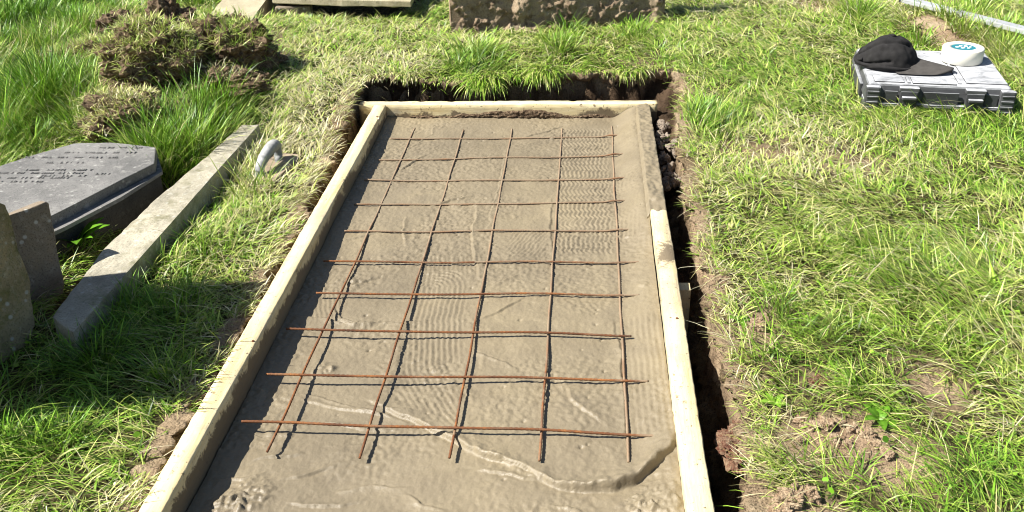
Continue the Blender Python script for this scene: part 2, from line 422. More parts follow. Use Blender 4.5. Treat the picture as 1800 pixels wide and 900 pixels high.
# ------------------------------------------------------------------ timber formwork
fw_root = empty('timber_formwork', (0, .75, -.1), label='pale yellow timber formwork frame of boards around the wet concrete', cat='formwork')
FO = Vector(fw_root.location)
def board(name, x0, x1, y0, y1, z0, z1, mat, mudfun, seed):
    """a sawn board: a box cut into many rings along its length, edges eased, a little bow and wear"""
    along_y = (y1-y0) > (x1-x0)
    L = (y1-y0) if along_y else (x1-x0); Wd = (x1-x0) if along_y else (y1-y0); H = z1-z0
    n = int(L/.012)+1
    e = .003
    prof = [(-Wd/2+e, H), (0, H), (Wd/2-e, H), (Wd/2, H-e)]+[(Wd/2, H*(1-k/8)) for k in range(1, 8)]+[(Wd/2, 0), (-Wd/2, 0)]+[(-Wd/2, H*k/8) for k in range(1, 8)]+[(-Wd/2, H-e)]
    p = len(prof); s = np.linspace(0, L, n)
    A = np.array(prof)
    U = np.repeat(A[None, :, 0], n, 0); Wz = np.repeat(A[None, :, 1], n, 0); S = np.repeat(s[:, None], p, 1)
    U = U+.0012*vn(S*40, Wz*60+seed, seed)+.004*vn(S*1.2, S*0+seed, seed+3)
    Wz = Wz+.0010*vn(S*30, U*90, seed+5)-np.where(Wz > H-.01, .0025*np.clip(vn(S*22, U*40, seed+7)-.35, 0, 1)*3, 0)
    if along_y: V = np.stack([(x0+x1)/2+U, y0+S, z0+Wz], -1)
    else: V = np.stack([x0+S, (y0+y1)/2-U, z0+Wz], -1)
    V = V.reshape(-1, 3)
    i = np.arange(n-1)[:, None]*p; j = np.arange(p)[None, :]; kx = (j+1) % p
    q = np.stack([i+j, i+kx, i+p+kx, i+p+j], -1).reshape(-1, 4)
    fl = list(q.ravel())+list(range(p))[::-1]+list(range((n-1)*p, n*p))
    me = np_mesh(name, V-np.array(FO), np.array(fl), np.array([4]*len(q)+[p, p]))
    attr(me, 'mud', mudfun(V[:, 0], V[:, 1], V[:, 2]))
    o = link(name, me, mat, fw_root); return o
ZB = .065
lb = board('side_board', -.58, -.53, BY0, 1.978, -.09, ZB, M['wood_y'],
      lambda x, y, z: np.where(x > -.535, .95*sm(.075, .0, z+.02*fbm(y*3, z*4, 3, 2))+.06, -.25+.2*(z < .04)), 3)
tag(lb, 'sunlit side board with clean pale top on the left')
rb = board('side_board', .503, .555, BY0, 1.978, -.09, .052, M['wood_y'],
      lambda x, y, z: np.where(z > .045, -.22+.9*np.exp(-((y-.74)/.12)**2)+.4*sm(.9, 1.08, y)+.12*fbm(y*6, x*30, 8, 3), .3), 5)
tag(rb, 'side board beside the deep trench with mortar smeared on its far end')
board('end_board', -.645, .585, 1.98, 2.022, -.09, ZB, M['wood_x'],
      lambda x, y, z: np.where(y < 1.985, .85*sm(.05, .0, z+.025*fbm(x*7, z*9, 13, 4))+.06, -.3), 8)
board('end_board', -.645, .585, BY0-.044, BY0-.002, -.09, ZB, M['wood_x'], lambda x, y, z: x*0-.3, 9)
for (px, py) in ((1192, 492),):
    c = at(px, py, .03)
    bm = bmesh.new(); bm_box(bm, (.577-FO.x, c[1]-FO.y, -.075-FO.z), (.036, .04, .17), None, .003)
    from_bm('peg', bm, M['wood_y'], fw_root)
# dark mud crust clinging along the foot of the end board
xs = np.arange(-.52, .44, .004); vs = np.linspace(0, 1, 14)
X, Vv = np.meshgrid(xs, vs)
hgt = .016+.016*np.clip(fbm(X*5, X*0+2, 77, 3)+.35, 0, 1.3)+.02*np.exp(-((X+.02)/.17)**2)
hgt = hgt*sm(-.53, -.40, X)*sm(.45, .36, X)
th = (.004+.012*np.abs(fbm(X*24, Vv*3, 78, 4)))*np.sin(np.pi*np.clip(Vv*.92+.08, 0, 1))**.6
Yc = 1.981-th; Zc = -.004+hgt*Vv+.004*vn(X*60, Vv*4, 79)
me = surf_mesh('mud_crust', np.stack([X, Yc, Zc], -1).reshape(-1, 3)-np.array(FO), len(xs), len(vs))
o = link('mud_crust', me, M['soil'], fw_root); tag(o, 'dark crumbly mud stuck along the foot of the far board')
# nails / screw heads on the boards
for (px, py, z) in ((663, 205, ZB), (445, 600, ZB), (1190, 560, .052)):
    c = at(px, py, z); bm = bmesh.new()
    bmesh.ops.create_cone(bm, cap_ends=True, segments=10, radius1=.004, radius2=.0035, depth=.002)
    for v in bm.verts: v.co += Vector((c[0], c[1], z+.0012))-FO
    from_bm('nail_head', bm, M['rust'], fw_root)

# ------------------------------------------------------------------ wet concrete
cx = np.arange(-.5285, .5025, .0031); cy = np.arange(BY0+.004, 1.979, .0031)
CX, CY = np.meshgrid(cx, cy)
def P(*pts): return [at2(x, y, 0) for x, y in pts]
def conc_z(X, Y):
    z = -.006+.004*fbm(X*3, Y*3, 101, 3)+.0016*fbm(X*13, Y*9, 103, 3)
    z = z+.003-.016*sm(.2, -.25, X)*sm(1.2, .3, Y)
    # higher along the right edge, up to the board top at the far end
    z = z+(.020+.028*sm(.75, 1.15, Y))*sm(.40, .50, X+.012*vn(Y*7, X*5, 105))
    z = z+.010*sm(1.80, 1.96, Y)+.006*sm(-.44, -.53, X)
    # rough, torn patches against trowelled ones
    r = sm(-.1, .55, fbm(X*3.1+4, Y*3.1, 107, 3))
    z = z+r*(.0022*fbm(X*55, Y*55, 109, 3)+.0045*np.clip(vn(X*38, Y*38, 113)-.3, 0, 1)-.004*np.clip(vn(X*48, Y*30, 115)-.45, 0, 1))
    z = z+.0008*fbm(X*90, Y*60, 111, 2)+.0022*sm(-.1, .5, fbm(X*4, Y*4, 112, 3))*vn(X*75, Y*75, 114)-.003*sm(.1, .5, fbm(X*5+3, Y*5, 116, 3))*np.clip(vn(X*30, Y*55, 118)-.3, 0, 1)
    # notched float strokes
    wob = .0075*vn(Y*22, X*3, 121)+.004*vn(Y*45, X*5, 122)
    def comb(mask, ph, step, amp): return mask*amp*.8*sm(-.75, .25, fbm(X*6, Y*6, 123, 3)+.2)*(np.sin(2*np.pi*ph/step)*.5+.25*np.sin(4*np.pi*ph/step))
    m1 = polymask(X, Y, P((985, 228), (1068, 228), (1078, 445), (978, 442)), .012)
    z = z+comb(m1, X+1.6*wob, .0150, .0040)
    m2 = polymask(X, Y, P((1083, 310), (1112, 310), (1126, 448), (1092, 448)), .012)
    z = z+comb(m2, X+wob, .0140, .0034)
    m3 = polymask(X, Y, P((1106, 560), (1170, 560), (1190, 770), (1112, 770)), .015)
    z = z+comb(m3, X+.012*Y+.25*wob, .0150, .0030)
    q = P((760, 500), (745, 560), (745, 640), (790, 720), (850, 775))
    d4, s4, r4 = pdist(X, Y, q)
    m4 = np.clip(polymask(X, Y, P((742, 470), (820, 470), (815, 560), (800, 745), (700, 690), (722, 560)), .02), 0, 1)
    z = z+comb(m4, d4*s4+.3*wob, .0150, .0032)
    m5 = polymask(X, Y, P((562, 500), (605, 500), (590, 555), (545, 555)), .012); z = z+comb(m5, X+.3*Y+wob*.4, .014, .0024)
    m6 = polymask(X, Y, P((745, 445), (850, 445), (840, 480), (740, 500)), .012); z = z+comb(m6, X+.1*Y+wob*.5, .014, .0020)
    m7 = polymask(X, Y, P((900, 405), (960, 405), (962, 450), (890, 450)), .012); z = z+comb(m7, X-.4*Y+wob, .014, .0022)
    # pushed ridges, laps and tears
    def ridge(path, wd, h, jag=.5, lop=0.0):
        nonlocal z
        pts = P(*path)
        jx = .005*fbm(X*12, Y*12, 131+len(path), 4, .65); jy = .005*fbm(X*12+9, Y*12, 133+len(path), 4, .65)
        d, s, r = pdist(X+jx, Y+jy, pts)
        env = np.clip(np.sin(np.pi*np.clip(r*.96+.02, 0, 1)), 0, 1)**.5*(1-jag*.5+jag*vn(r*9, r*0+len(path), 135))
        ww = np.where(s > 0, wd*(1+lop), wd*(1-lop))
        z = z+h*env*np.exp(-(d/ww)**2)
    def lap(path, drop, wd, up=1):
        """one layer pushed over another: a step with a sharp lip"""
        nonlocal z
        pts = P(*path)
        jx = .006*fbm(X*11, Y*11, 141+len(path), 4, .6); jy = .006*fbm(X*11+7, Y*11, 143+len(path), 4, .6)
        d, s, r = pdist(X+jx, Y+jy, pts)
        env = np.clip(np.sin(np.pi*np.clip(r, 0, 1)), 0, 1)**.5*(.9+.3*fbm(X*13, Y*13, 145, 3))
        sd = s*up*d; k = sm(-.0035, .0045, sd)
        z = z+drop*env*(k*np.exp(-np.abs(sd)/wd)-(1-k)*.35*np.exp(-np.abs(sd)/(wd*.35)))
    lap([(640, 690), (820, 782), (852, 797), (900, 814), (945, 834), (985, 852), (1030, 862), (1075, 860), (1118, 845), (1155, 822), (1180, 798), (1187, 768)], .015, .030, 1)
    lap([(985, 850), (1030, 861), (1080, 859), (1120, 843), (1156, 821), (1181, 797), (1189, 765), (1184, 735)], .013, .022, 1)
    ridge([(1040, 858), (1080, 848), (1120, 830), (1150, 808), (1170, 785), (1176, 765)], .020, .012, .25)
    ridge([(1085, 852), (1122, 838), (1150, 815), (1172, 790)], .006, .006, .7)
    ridge([(815, 780), (850, 795), (905, 816), (945, 835)], .006, .007, .6)
    ridge([(930, 828), (985, 850), (1030, 860)], .006, .006, .8)
    lap([(520, 548), (560, 553), (585, 560), (622, 563), (660, 560), (705, 561), (750, 556)], .013, .03, -1)
    lap([(585, 532), (600, 552), (635, 561), (668, 552)], .012, .016, -1)
    lap([(600, 492), (640, 490), (668, 482)], .009, .012, 1)
    lap([(836, 360), (829, 415), (832, 455), (846, 492)], .010, .020, 1)
    lap([(888, 262), (880, 310), (862, 372), (850, 420)], .005, .012, 1)
    lap([(972, 345), (968, 400), (973, 450), (966, 470)], .006, .012, -1)
    lap([(1080, 560), (1094, 620), (1098, 690), (1104, 790)], .008, .014, -1)
    lap([(985, 668), (1003, 700), (1025, 722), (1065, 748)], .007, .020, 1)
    for pa in ([(525, 680), (600, 697), (655, 714), (720, 735)], [(520, 690), (580, 705), (640, 716), (700, 728)], [(650, 700), (690, 712), (725, 716)],
               [(440, 802), (480, 795), (530, 790)], [(370, 832), (420, 830), (460, 822)], [(488, 836), (540, 824), (590, 810)], [(590, 850), (660, 842), (720, 850)],
               [(840, 822), (900, 833), (960, 840)], [(960, 885), (1010, 893), (1040, 900)], [(865, 500), (890, 488), (912, 479)], [(840, 560), (890, 540), (920, 524)],
               [(905, 258), (950, 247), (985, 235)], [(920, 240), (960, 232), (990, 222)], [(715, 262), (760, 235), (762, 225)], [(700, 300), (730, 282), (750, 272)],
               [(760, 362), (800, 350), (830, 345)], [(835, 615), (880, 630), (915, 650)], [(560, 730), (620, 742), (700, 752)], [(600, 420), (640, 414), (670, 408)],
               [(712, 378), (706, 405), (712, 430)], [(1060, 425), (1085, 415), (1110, 408)], [(500, 870), (560, 880), (640, 872)], [(715, 860), (740, 880), (790, 895)]):
        lap(pa, .0105, .0065, -1 if (len(str(pa))+int(pa[0][0])) % 4 else 1)
    # trodden lumps
    for (px, py, r_, h) in ((600, 800, .05, .004), (440, 860, .05, .012), (400, 880, .04, .014), (1150, 885, .055, .013), (1120, 895, .04, .008), (570, 640, .03, .010), (620, 495, .022, .008),
                            (1105, 420, .015, .006), (1130, 506, .014, .007), (955, 460, .012, .005), (770, 640, .02, .006)):
        c = at(px, py, 0); d = np.hypot(X-c[0], Y-c[1])/r_
        z = z+h*np.exp(-d**4)*(.45+.75*np.abs(fbm(X*42, Y*42, 151, 3)))
    # air holes
    rng = np.random.default_rng(5)
    for _ in range(60):
        hx, hy, r_ = rng.uniform(-.5, .48), rng.uniform(-.4, 1.9), rng.uniform(.002, .005)
        mk = (np.abs(X-hx) < .03) & (np.abs(Y-hy) < .03)
        z[mk] -= .006*np.exp(-((X[mk]-hx)**2+(Y[mk]-hy)**2)/r_**2)
    return z
CZ = conc_z(CX, CY)
slab = empty('concrete_slab', (0, .75, -.1), label='freshly poured wet brown concrete filling the timber frame', cat='concrete')
V = np.stack([CX, CY, CZ], -1).reshape(-1, 3)-np.array([0, .75, -.1])
link('poured_concrete', surf_mesh('poured_concrete', V, len(cx), len(cy)), M['conc'], slab)
bm = bmesh.new(); bm_box(bm, (-.013, -.02, -.03), (1.028, 2.49, .07)); from_bm('slab_body', bm, M['conc'], slab)
# mortar spilled over the far end of the right board
sx = np.arange(.492, .572, .0032); sy = np.arange(.98, 1.985, .0032)
SX, SY = np.meshgrid(sx, sy)
edge = sm(.566+.006*vn(SY*30, SY*0, 161), .550+.006*vn(SY*30, SY*0, 161), SX)
cov = sm(1.01, 1.10, SY+.03*vn(SX*40, SY*10, 163))*edge
SZ = .0630+.006*fbm(SX*18, SY*10, 165, 3)+.003*vn(SX*60, SY*60, 167)
SZ = np.where(cov > .02, .045+(SZ-.045)*cov**.5, .03)
SZ = SZ-.10*(1-edge)*(SX > .553)
SZ = SZ-.012*sm(.502, .492, SX)
V = np.stack([SX, SY, SZ], -1).reshape(-1, 3)-np.array([0, .75, -.1])
o = link('mortar_smear', surf_mesh('mortar_smear', V, len(sx), len(sy)), M['conc'], slab); tag(o, 'lumpy mortar smeared over the top of the right board')

# ------------------------------------------------------------------ reinforcing mesh
def chz(x, y):
    i = np.clip(((np.asarray(x)-cx[0])/.0031).round().astype(int), 0, len(cx)-1); j = np.clip(((np.asarray(y)-cy[0])/.0031).round().astype(int), 0, len(cy)-1)
    return CZ[j, i]
mesh_root = empty('rebar_mesh', (0, .9, 0), label='rusty steel reinforcing mesh of thin bars laid in the wet concrete', cat='rebar mesh')
def bar(name, A, B, lift, seed, r=.0032):
    a = np.array(A); b = np.array(B); L = np.hypot(*(b-a)); n = int(L/.006)
    t = np.linspace(0, 1, n); x = a[0]+(b[0]-a[0])*t; y = a[1]+(b[1]-a[1])*t
    wv = .0035*vn(t*L*4, t*0+seed, seed); nx, ny = -(b-a)[1]/L, (b-a)[0]/L
    x = x+nx*wv; y = y+ny*wv
    zc0 = chz(x, y); ker = np.ones(25)/25; zc0 = np.convolve(np.pad(zc0, 12, mode='edge'), ker, 'valid')
    near = sm(1.3, .35, y); lz = lift(x, y); own = lz-mesh_lift(x, y)
    z = lz*near+(1-near)*(np.minimum(zc0, .004)+.0016+own*.35)+.0022*vn(t*L*3, t*0+seed+.5, seed+2)
    rr = r*(1+.13*np.sign(np.sin(t*L*2*np.pi/.012)))                       # ribs
    zc = chz(x, y)
    me = tube_mesh(name, np.stack([x, y-.9, z], -1), rr, 8)
    mort = np.clip(sm(.012, .003, z-zc)*.75+.35*vn(t*L*14, t*0+seed, seed+9), 0, .85)
    attr(me, 'mortar', np.repeat(mort, 8)); link(name, me, M['rust'], mesh_root)
def mesh_lift(x, y):
    return .0005+.0055*sm(.8, -.05, y)*sm(.42, .1, x)+.002*np.sin(x*9)+.0035*sm(.35, .42, x)*sm(.3, 1.0, y)
Lb = [((470, 795), (729, 225)), ((632, 803), (815, 228)), ((790, 805), (900, 225)), ((948, 810), (988, 225)), ((1105, 808), (1075, 222))]
Cb = [((425, 742), (1155, 765)), ((468, 657), (1140, 669)), ((503, 577), (1110, 590)), ((555, 510), (1125, 517)), ((568, 453), (1125, 459)),
      ((605, 400), (1120, 402)), ((622, 354), (1118, 352)), ((640, 312), (1100, 312)), ((665, 276), (1113, 270)), ((685, 240), (1110, 236))]
for i, (a, b) in enumerate(Lb): bar('long_bar', at2(*a, .006), at2(*b, .004), mesh_lift, 200+i*7)
for i, (a, b) in enumerate(Cb):
    dz = (.0078, .0066, .0075, .0045, .0045, .005, .005, .0035, .005, .0042)[i]
    bar('cross_bar', at2(*a, .014), at2(*b, .008), lambda x, y, dz=dz: mesh_lift(x, y)+dz, 300+i*7)

# ------------------------------------------------------------------ stones on the left
def prism_obj(name, pts, vec, mat, parent=None, bev=.004, rough=.0, seed=0, cut=0):
    bm = bmesh.new(); bm_prism(bm, [Vector(p) for p in pts], vec)
    if bev: bmesh.ops.bevel(bm, geom=list(bm.edges), offset=bev, segments=2, affect='EDGES', profile=.6)
    if cut:
        bmesh.ops.triangulate(bm, faces=[f for f in bm.faces if len(f.verts) > 4])
        for _ in range(cut):
            es = [e for e in bm.edges if e.calc_length() > .025]
            if not es: break
            bmesh.ops.subdivide_edges(bm, edges=es, cuts=1, use_grid_fill=True)
        bmesh.ops.triangulate(bm, faces=[f for f in bm.faces if len(f.verts) > 4])
    if rough:
        bm.normal_update()
        for v in bm.verts:
            v.co += v.normal*rough*mnoise.fractal(v.co*16+Vector((seed, 0, 0)), 1, 2, 4)
    return from_bm(name, bm, mat, parent)
# long kerb
kz = .11
kp = [at(90, 556, kz), at(185, 436, kz), at(270, 355, kz), at(425, 220, kz), at(455, 219, kz), at(320, 370, kz), at(207, 497, kz), at(128, 585, kz)]
o = prism_obj('grave_kerb', kp, (0, 0, -.2), M['kerb'], None, .004, .004, 3, 4)
tag(o, 'long pale concrete grave kerb half sunk in grass, its near end in shade', 'kerb stone')
# lying inscribed stone
gz = .17
gp = [at(105, 372, gz), at(190, 328, gz), at(271, 287, gz), at(274, 259, gz), at(200, 250, gz), at(130, 252, gz), at(60, 272, gz), at(0, 292, gz), at(-110, 335, gz), at(-190, 420, gz), at(-60, 450, gz)]
cen = sum(gp)/len(gp)
gs = empty('inscribed_gravestone', (float(cen[0]), float(cen[1]), 0), label='grey slate gravestone lying flat with raised lettering and moulded edge', cat='gravestone')
GO = np.array([cen[0], cen[1], 0])
prism_obj('top_slab', [p-GO for p in gp], (0, 0, -.032), M['slate'], gs, .003, .0015, 5, 3)
def grow(p, d):
    v = (p-cen); v[2] = 0; return p+v/np.linalg.norm(v)*d
prism_obj('moulded_base', [grow(p, g)-GO-np.array([0, 0, .0325]) for p, g in zip(gp, (.045, .04, .02, .0, .005, .005, .005, .005, .005, .005, .05))], (0, 0, -.012), M['slate'], gs, .003)
prism_obj('lower_block', [grow(p, g)-GO-np.array([0, 0, .0447]) for p, g in zip(gp, (.012, .012, .01, -.02, -.02, -.02, -.02, -.02, -.02, -.02, .012))], (0, 0, -.25), M['slate_shade'], gs, .004)
rows = [(158, 930, 1400, .7), (205, 610, 1270, .8), (250, 230, 1180, .75), (298, 440, 790, .85), (366, 250, 840, .8), (395, 0, 840, .9), (420, 380, 810, .9), (440, -120, 640, .95), (474, -150, 390, .95), (402, 900, 1040, .8)]
for (ry, x0, x1, fill) in rows:
    a = at(x0/5.294, 230+ry/5.294, gz); b = at(x1/5.294, 230+ry/5.294, gz)
    d = (b-a); Ln = np.linalg.norm(d); d /= Ln; up = np.array([-d[1], d[0], 0]); rz = Matrix.Rotation(math.atan2(d[1], d[0]), 3, 'Z')
    s_ = 0
    while s_ < Ln-.02:                                                    # one worn, unreadable raised word after another
        bm = bmesh.new(); nl = random.randint(2, 6)
        for _k in range(nl):
            wl = random.uniform(.006, .010); hh = random.uniform(.010, .014)
            kind = random.choice('HTLI')
            for kk in ((0, 1) if kind == 'H' else (0,)):
                c0 = a+d*(s_+(kk if kind == 'H' else (.5 if kind == 'T' else 0))*wl)-GO; bm_box(bm, (c0[0], c0[1], gz), (.0022, hh, .005), rz)
            if kind != 'I':
                c0 = a+d*(s_+wl*.5)+up*(0 if kind == 'H' else (hh*.4 if kind == 'T' else -hh*.4))-GO; bm_box(bm, (c0[0], c0[1], gz-.0001), (wl, .0022, .0047), rz)
            s_ += wl+.0062
            if s_ > Ln: break
        from_bm('raised_word', bm, M['slate'], gs)
        s_ += random.uniform(.012, .02)+(random.uniform(.01, .04) if random.random() > fill else 0)
# two upright slabs leaning at the left edge
n1 = np.array([.93, -.30, .20]); n1 /= np.linalg.norm(n1)
p0 = at(40, 618, .03)
px1 = [(-90, 690), (0, 640), (50, 613), (51, 585), (63, 570), (53, 497), (16, 374), (12, 358), (0, 355)]
pts = [on_plane(x, y, p0, n1) for x, y in px1]
ed = pts[1]-pts[2]; ed /= np.linalg.norm(ed)
top2 = pts[-1]+ed*.52; pts.append(top2); pts.append(pts[0]+ed*.36)
o = prism_obj('stone_slab', pts, tuple(-n1*.06), M['mossy'], None, .006, .006, 11, 4)
tag(o, 'mossy brown upright stone slab at the left edge, nearest the camera', 'stone slab')
n2 = np.array([.80, -.55, .22]); n2 /= np.linalg.norm(n2)
p0 = at(108, 522, .03)
px2 = [(20, 590), (63, 552), (110, 516), (113, 500), (100, 430), (86, 357), (80, 355), (18, 378), (-20, 392)]
pts = [on_plane(x, y, p0, n2) for x, y in px2]
o = prism_obj('stone_slab', pts, tuple(-n2*.045), M['brown'], None, .005, .004, 17, 4)
tag(o, 'smoother brown stone slab standing against the lying gravestone, behind the mossy one', 'stone slab')

# unseen headstone, a guess, added to cast the shadow over kerb and grass
bm = bmesh.new(); bm_box(bm, (0, 0, .5), (.09, .56, 1.2), None, .008)
bmesh.ops.subdivide_edges(bm, edges=[e for e in bm.edges if e.calc_length() > .3], cuts=24, use_grid_fill=True)
for v in bm.verts: v.co += Vector((1, .3, .3))*.004*mnoise.fractal(v.co*8, 1, 2, 4)
o = from_bm('unseen_headstone', bm, M['brown']); o.location = (-1.53, .10, 0); o.rotation_euler = (0, 0, .04)
tag(o, 'unseen tall headstone added just past the left edge to shade the kerb end', 'headstone')

# ------------------------------------------------------------------ stones along the top
z0 = .15
o = prism_obj('kerb_block', [at(430, 54, z0), at(365, 29, z0), at(392, -2, z0), at(420, -60, z0), at(510, -60, z0), at(468, -1, z0)], (0, 0, -.22), M['sand'], None, .005, .003, 23, 4)
tag(o, 'pale sandstone kerb block behind the turf mound, its right side in shadow', 'kerb stone')
z0 = .20
o = prism_obj('stone_ledger', [at(478, -5, z0), at(600, 0, z0), at(722, 2, z0), at(745, -45, z0), at(470, -50, z0)], (0, 0, -.032), M['sand'], None, .004, .004, 29, 4)
tag(o, 'flat pale stone ledger at the top edge with a dark gap beneath it', 'stone ledger')
z0 = .15
o = prism_obj('support_stone', [at(484, 14, z0), at(545, 11, z0), at(548, 2, z0), at(490, 2, z0)], (0, 0, -.2), M['brown'], None, .006, .006, 31, 4)
tag(o, 'small squared stone propping up the flat ledger', 'stone')
# mud caked headstone: front face built as a displaced sheet on a solid back
A = at(793, 62, .09); B = at(1168, 36, .09); dv = B-A; Wm = np.linalg.norm(dv); dv /= Wm; nv = np.array([dv[1], -dv[0], 0])
hs = empty('muddy_headstone', (float(A[0]), float(A[1]), .0), label='upright headstone caked in brown mud beyond the far trench', cat='headstone')
us = np.linspace(0, Wm, 220); hs_z = np.linspace(-.06, .62, 130)
Uu, Hh = np.meshgrid(us, hs_z)
dis = .016*fbm(Uu*9, Hh*9, 401, 4)+.014*np.clip(fbm(Uu*26, Hh*26, 403, 4), 0, 2)+.03*np.clip(fbm(Uu*3.5+2, Hh*3.5, 405, 3), 0, 1)
dis = dis*np.minimum(1, np.minimum(Uu, Wm-Uu)/.02)
lean = .12*Hh
Vh = Uu[..., None]*dv+np.stack([np.zeros_like(Hh), lean, Hh], -1)+(dis+.001)[..., None]*nv
link('mud_face', surf_mesh('mud_face', Vh.reshape(-1, 3), len(us), len(hs_z)), M['muddy'], hs)
bm = bmesh.new()
q = [Vector((0, -.0072, -.06)), Vector(tuple(dv*Wm+np.array([0, -.0072, -.06]))), Vector(tuple(dv*Wm+np.array([0, .0744, .62]))), Vector((0, .0744, .62))]
bm_prism(bm, q, tuple(-nv*.09)); from_bm('stone_body', bm, M['muddy'], hs)

# ------------------------------------------------------------------ grass
def lerp3(a, b, t): return a+(b-a)*t[:, None]
def blades_mesh(name, R, L, W, phi, th0, kap, C0, C1, seg=3):
    """many bent ribbons: root R, length L, width W, heading phi, first tilt th0 and bend kap; colours root C0 to tip C1"""
    N = len(R); n = seg+1
    hx = np.cos(phi); hy = np.sin(phi)
    tw = RNG.uniform(-.9, .9, N); sx_ = -np.sin(phi+tw); sy_ = np.cos(phi+tw)
    p = R.copy(); V = np.zeros((N, 2*seg+1, 3), np.float32); Cc = np.zeros((N, 2*seg+1, 4), np.float32); Cc[..., 3] = 1
    for k in range(n):
        t = k/seg
        wk = W*(1-.75*t**1.6)*(.75+.25*min(1, t*4))
        c = lerp3(C0, C1, np.full(N, min(1, t*1.1)))
        if k < seg:
            off = np.stack([sx_*wk*.5, sy_*wk*.5, np.zeros(N)], -1)
            V[:, 2*k] = p-off; V[:, 2*k+1] = p+off; Cc[:, 2*k, :3] = c; Cc[:, 2*k+1, :3] = c
            th = th0+kap*(t+.5/seg); s = L/seg
            p = p+np.stack([hx*np.sin(th)*s, hy*np.sin(th)*s, np.cos(th)*s], -1)
        else:
            V[:, 2*k] = p; Cc[:, 2*k, :3] = c
    nv_ = 2*seg+1; b = (np.arange(N)*nv_)[:, None]
    fc = []
    for k in range(seg-1): fc.append(np.array([2*k, 2*k+1, 2*k+3, 2*k+2])[None]+b)
    quads = np.concatenate(fc, 1).reshape(-1, 4); tri = (np.array([2*seg-2, 2*seg-1, 2*seg])[None]+b)
    fl = np.concatenate([quads.ravel(), tri.ravel()]); sizes = np.concatenate([np.full(len(quads), 4), np.full(len(tri), 3)])
    me = np_mesh(name, V.reshape(-1, 3), fl, sizes, True)
    a = me.attributes.new('tint', 'FLOAT_COLOR', 'POINT'); a.data.foreach_set('color', Cc.ravel())
    return me
PAL = np.array([(.030, .10, .006), (.075, .205, .010), (.155, .34, .018), (.28, .46, .045), (.45, .53, .12), (.58, .52, .24), (.62, .57, .38)])
def pick(N, t, spread=1.0):
    """colours along deep green .. yellow green .. straw; t 0..6"""
    k = np.clip(t+RNG.normal(0, spread, N), 0, 5.999); i = k.astype(int); f = (k-i)[:, None]
    c = PAL[i]*(1-f)+PAL[i+1]*f
    return c*np.clip(RNG.lognormal(-.06, .32, (N, 1)), .4, 1.55)
# photo spots: (x, y, rx, ry, amount)
TALL = [(70, 190, 130, 75, 1.9), (90, 90, 110, 55, 1.3), (30, 40, 110, 50, 1.2), (325, 250, 70, 50, 1.7), (296, 292, 28, 26, 1.8), (288, 262, 22, 18, 1.8), (440, 290, 40, 50, .6), (330, 440, 40, 60, .5), (390, 200, 50, 26, 1.3), (330, 15, 45, 20, 1.1),
        (200, 600, 170, 100, .7), (300, 560, 90, 60, .5), (380, 430, 50, 60, .25), (60, 760, 120, 90, .55), (1660, 500, 180, 70, .9), (1500, 440, 110, 50, .8), (1730, 600, 140, 50, .8), (1370, 545, 32, 32, 1.1),
        (1000, 56, 36, 20, .8), (835, 122, 34, 22, .8), (975, 100, 32, 20, .8), (1110, 80, 32, 20, .7), (1240, 215, 55, 20, 1.0), (1330, 620, 75, 32, 1.0), (1470, 590, 70, 30, .9), (1510, 30, 60, 26, 1.0),
        (1730, 90, 80, 60, .9), (1700, 840, 130, 50, .5), (1400, 810, 70, 35, 1.0), (1530, 690, 60, 40, .8), (1650, 190, 160, 50, .7), (620, 15, 70, 22, .9), (1480, 20, 60, 22, .7), (240, 90, 50, 30, .3)]
GREEN = [(70, 180, 150, 80, .8), (80, 60, 150, 60, .5), (340, 235, 80, 45, .8), (210, 600, 190, 110, 1.2), (1010, 55, 60, 30, .9), (835, 118, 50, 30, 1.0), (980, 95, 40, 24, .7), (1120, 70, 60, 30, .7), (1240, 215, 60, 22, 1.1),
         (1370, 545, 36, 34, 1.1), (1330, 615, 75, 28, .8), (1660, 200, 170, 70, .6), (1700, 850, 150, 60, .8), (1640, 420, 120, 90, .4), (1500, 590, 100, 30, .5), (660, 80, 70, 20, .3), (1720, 300, 100, 120, .3), (390, 410, 80, 70, .5)]
DRYS = [(540, 240, 120, 130, 1.3), (480, 470, 90, 100, 1.2), (560, 330, 60, 90, 1.3), (400, 640, 70, 60, .8), (640, 120, 170, 40, 1.0), (820, 90, 150, 30, .6), (1250, 300, 70, 90, .9), (1400, 280, 170, 45, 1.2), (1330, 380, 80, 60, .4), (1440, 20, 110, 30, .9), (1640, 70, 70, 35, 1.2), (250, 110, 130, 50, .8),
        (330, 150, 60, 60, .7), (230, 190, 50, 50, 1.0), (1290, 600, 50, 150, .8), (1450, 760, 150, 60, .7), (1650, 670, 60, 40, 1.3), (1720, 740, 80, 40, .8), (120, 125, 110, 26, .7), (1180, 40, 70, 30, .4), (230, 820, 120, 60, .6), (1560, 520, 120, 30, .4), (1350, 780, 100, 100, .5)]
def spots(X, Y, S, mode='max'):
    r = np.zeros(np.shape(X))
    for (px, py, rx, ry, a) in S: r = np.maximum(r, a*blob(X, Y, px, py, rx, ry)) if mode == 'max' else r+a*blob(X, Y, px, py, rx, ry)
    return r
OCC = [[(p[0], p[1]) for p in kp], [(p[0], p[1]) for p in gp], [at2(x, y, .13) for x, y in ((432, 62), (362, 36), (390, -2), (420, -60), (510, -60), (470, 0))]]
fl_px = [(412, 318), (488, 330), (540, 268), (472, 250)]
case_c = Vector((1.62, 2.10, 0))
def scatter(n, xr, yr, margin):
    top = -90 if margin < 300 else -420
    X = RNG.uniform(*xr, n); Y = RNG.uniform(*yr, n)
    P3 = np.stack([X, Y, np.full(n, .06)], -1); u, v, d = to_px(P3)
    keep = (u > -margin) & (u < 1800+margin) & (v > top) & (v < 900+margin*.5)
    return X[keep], Y[keep]
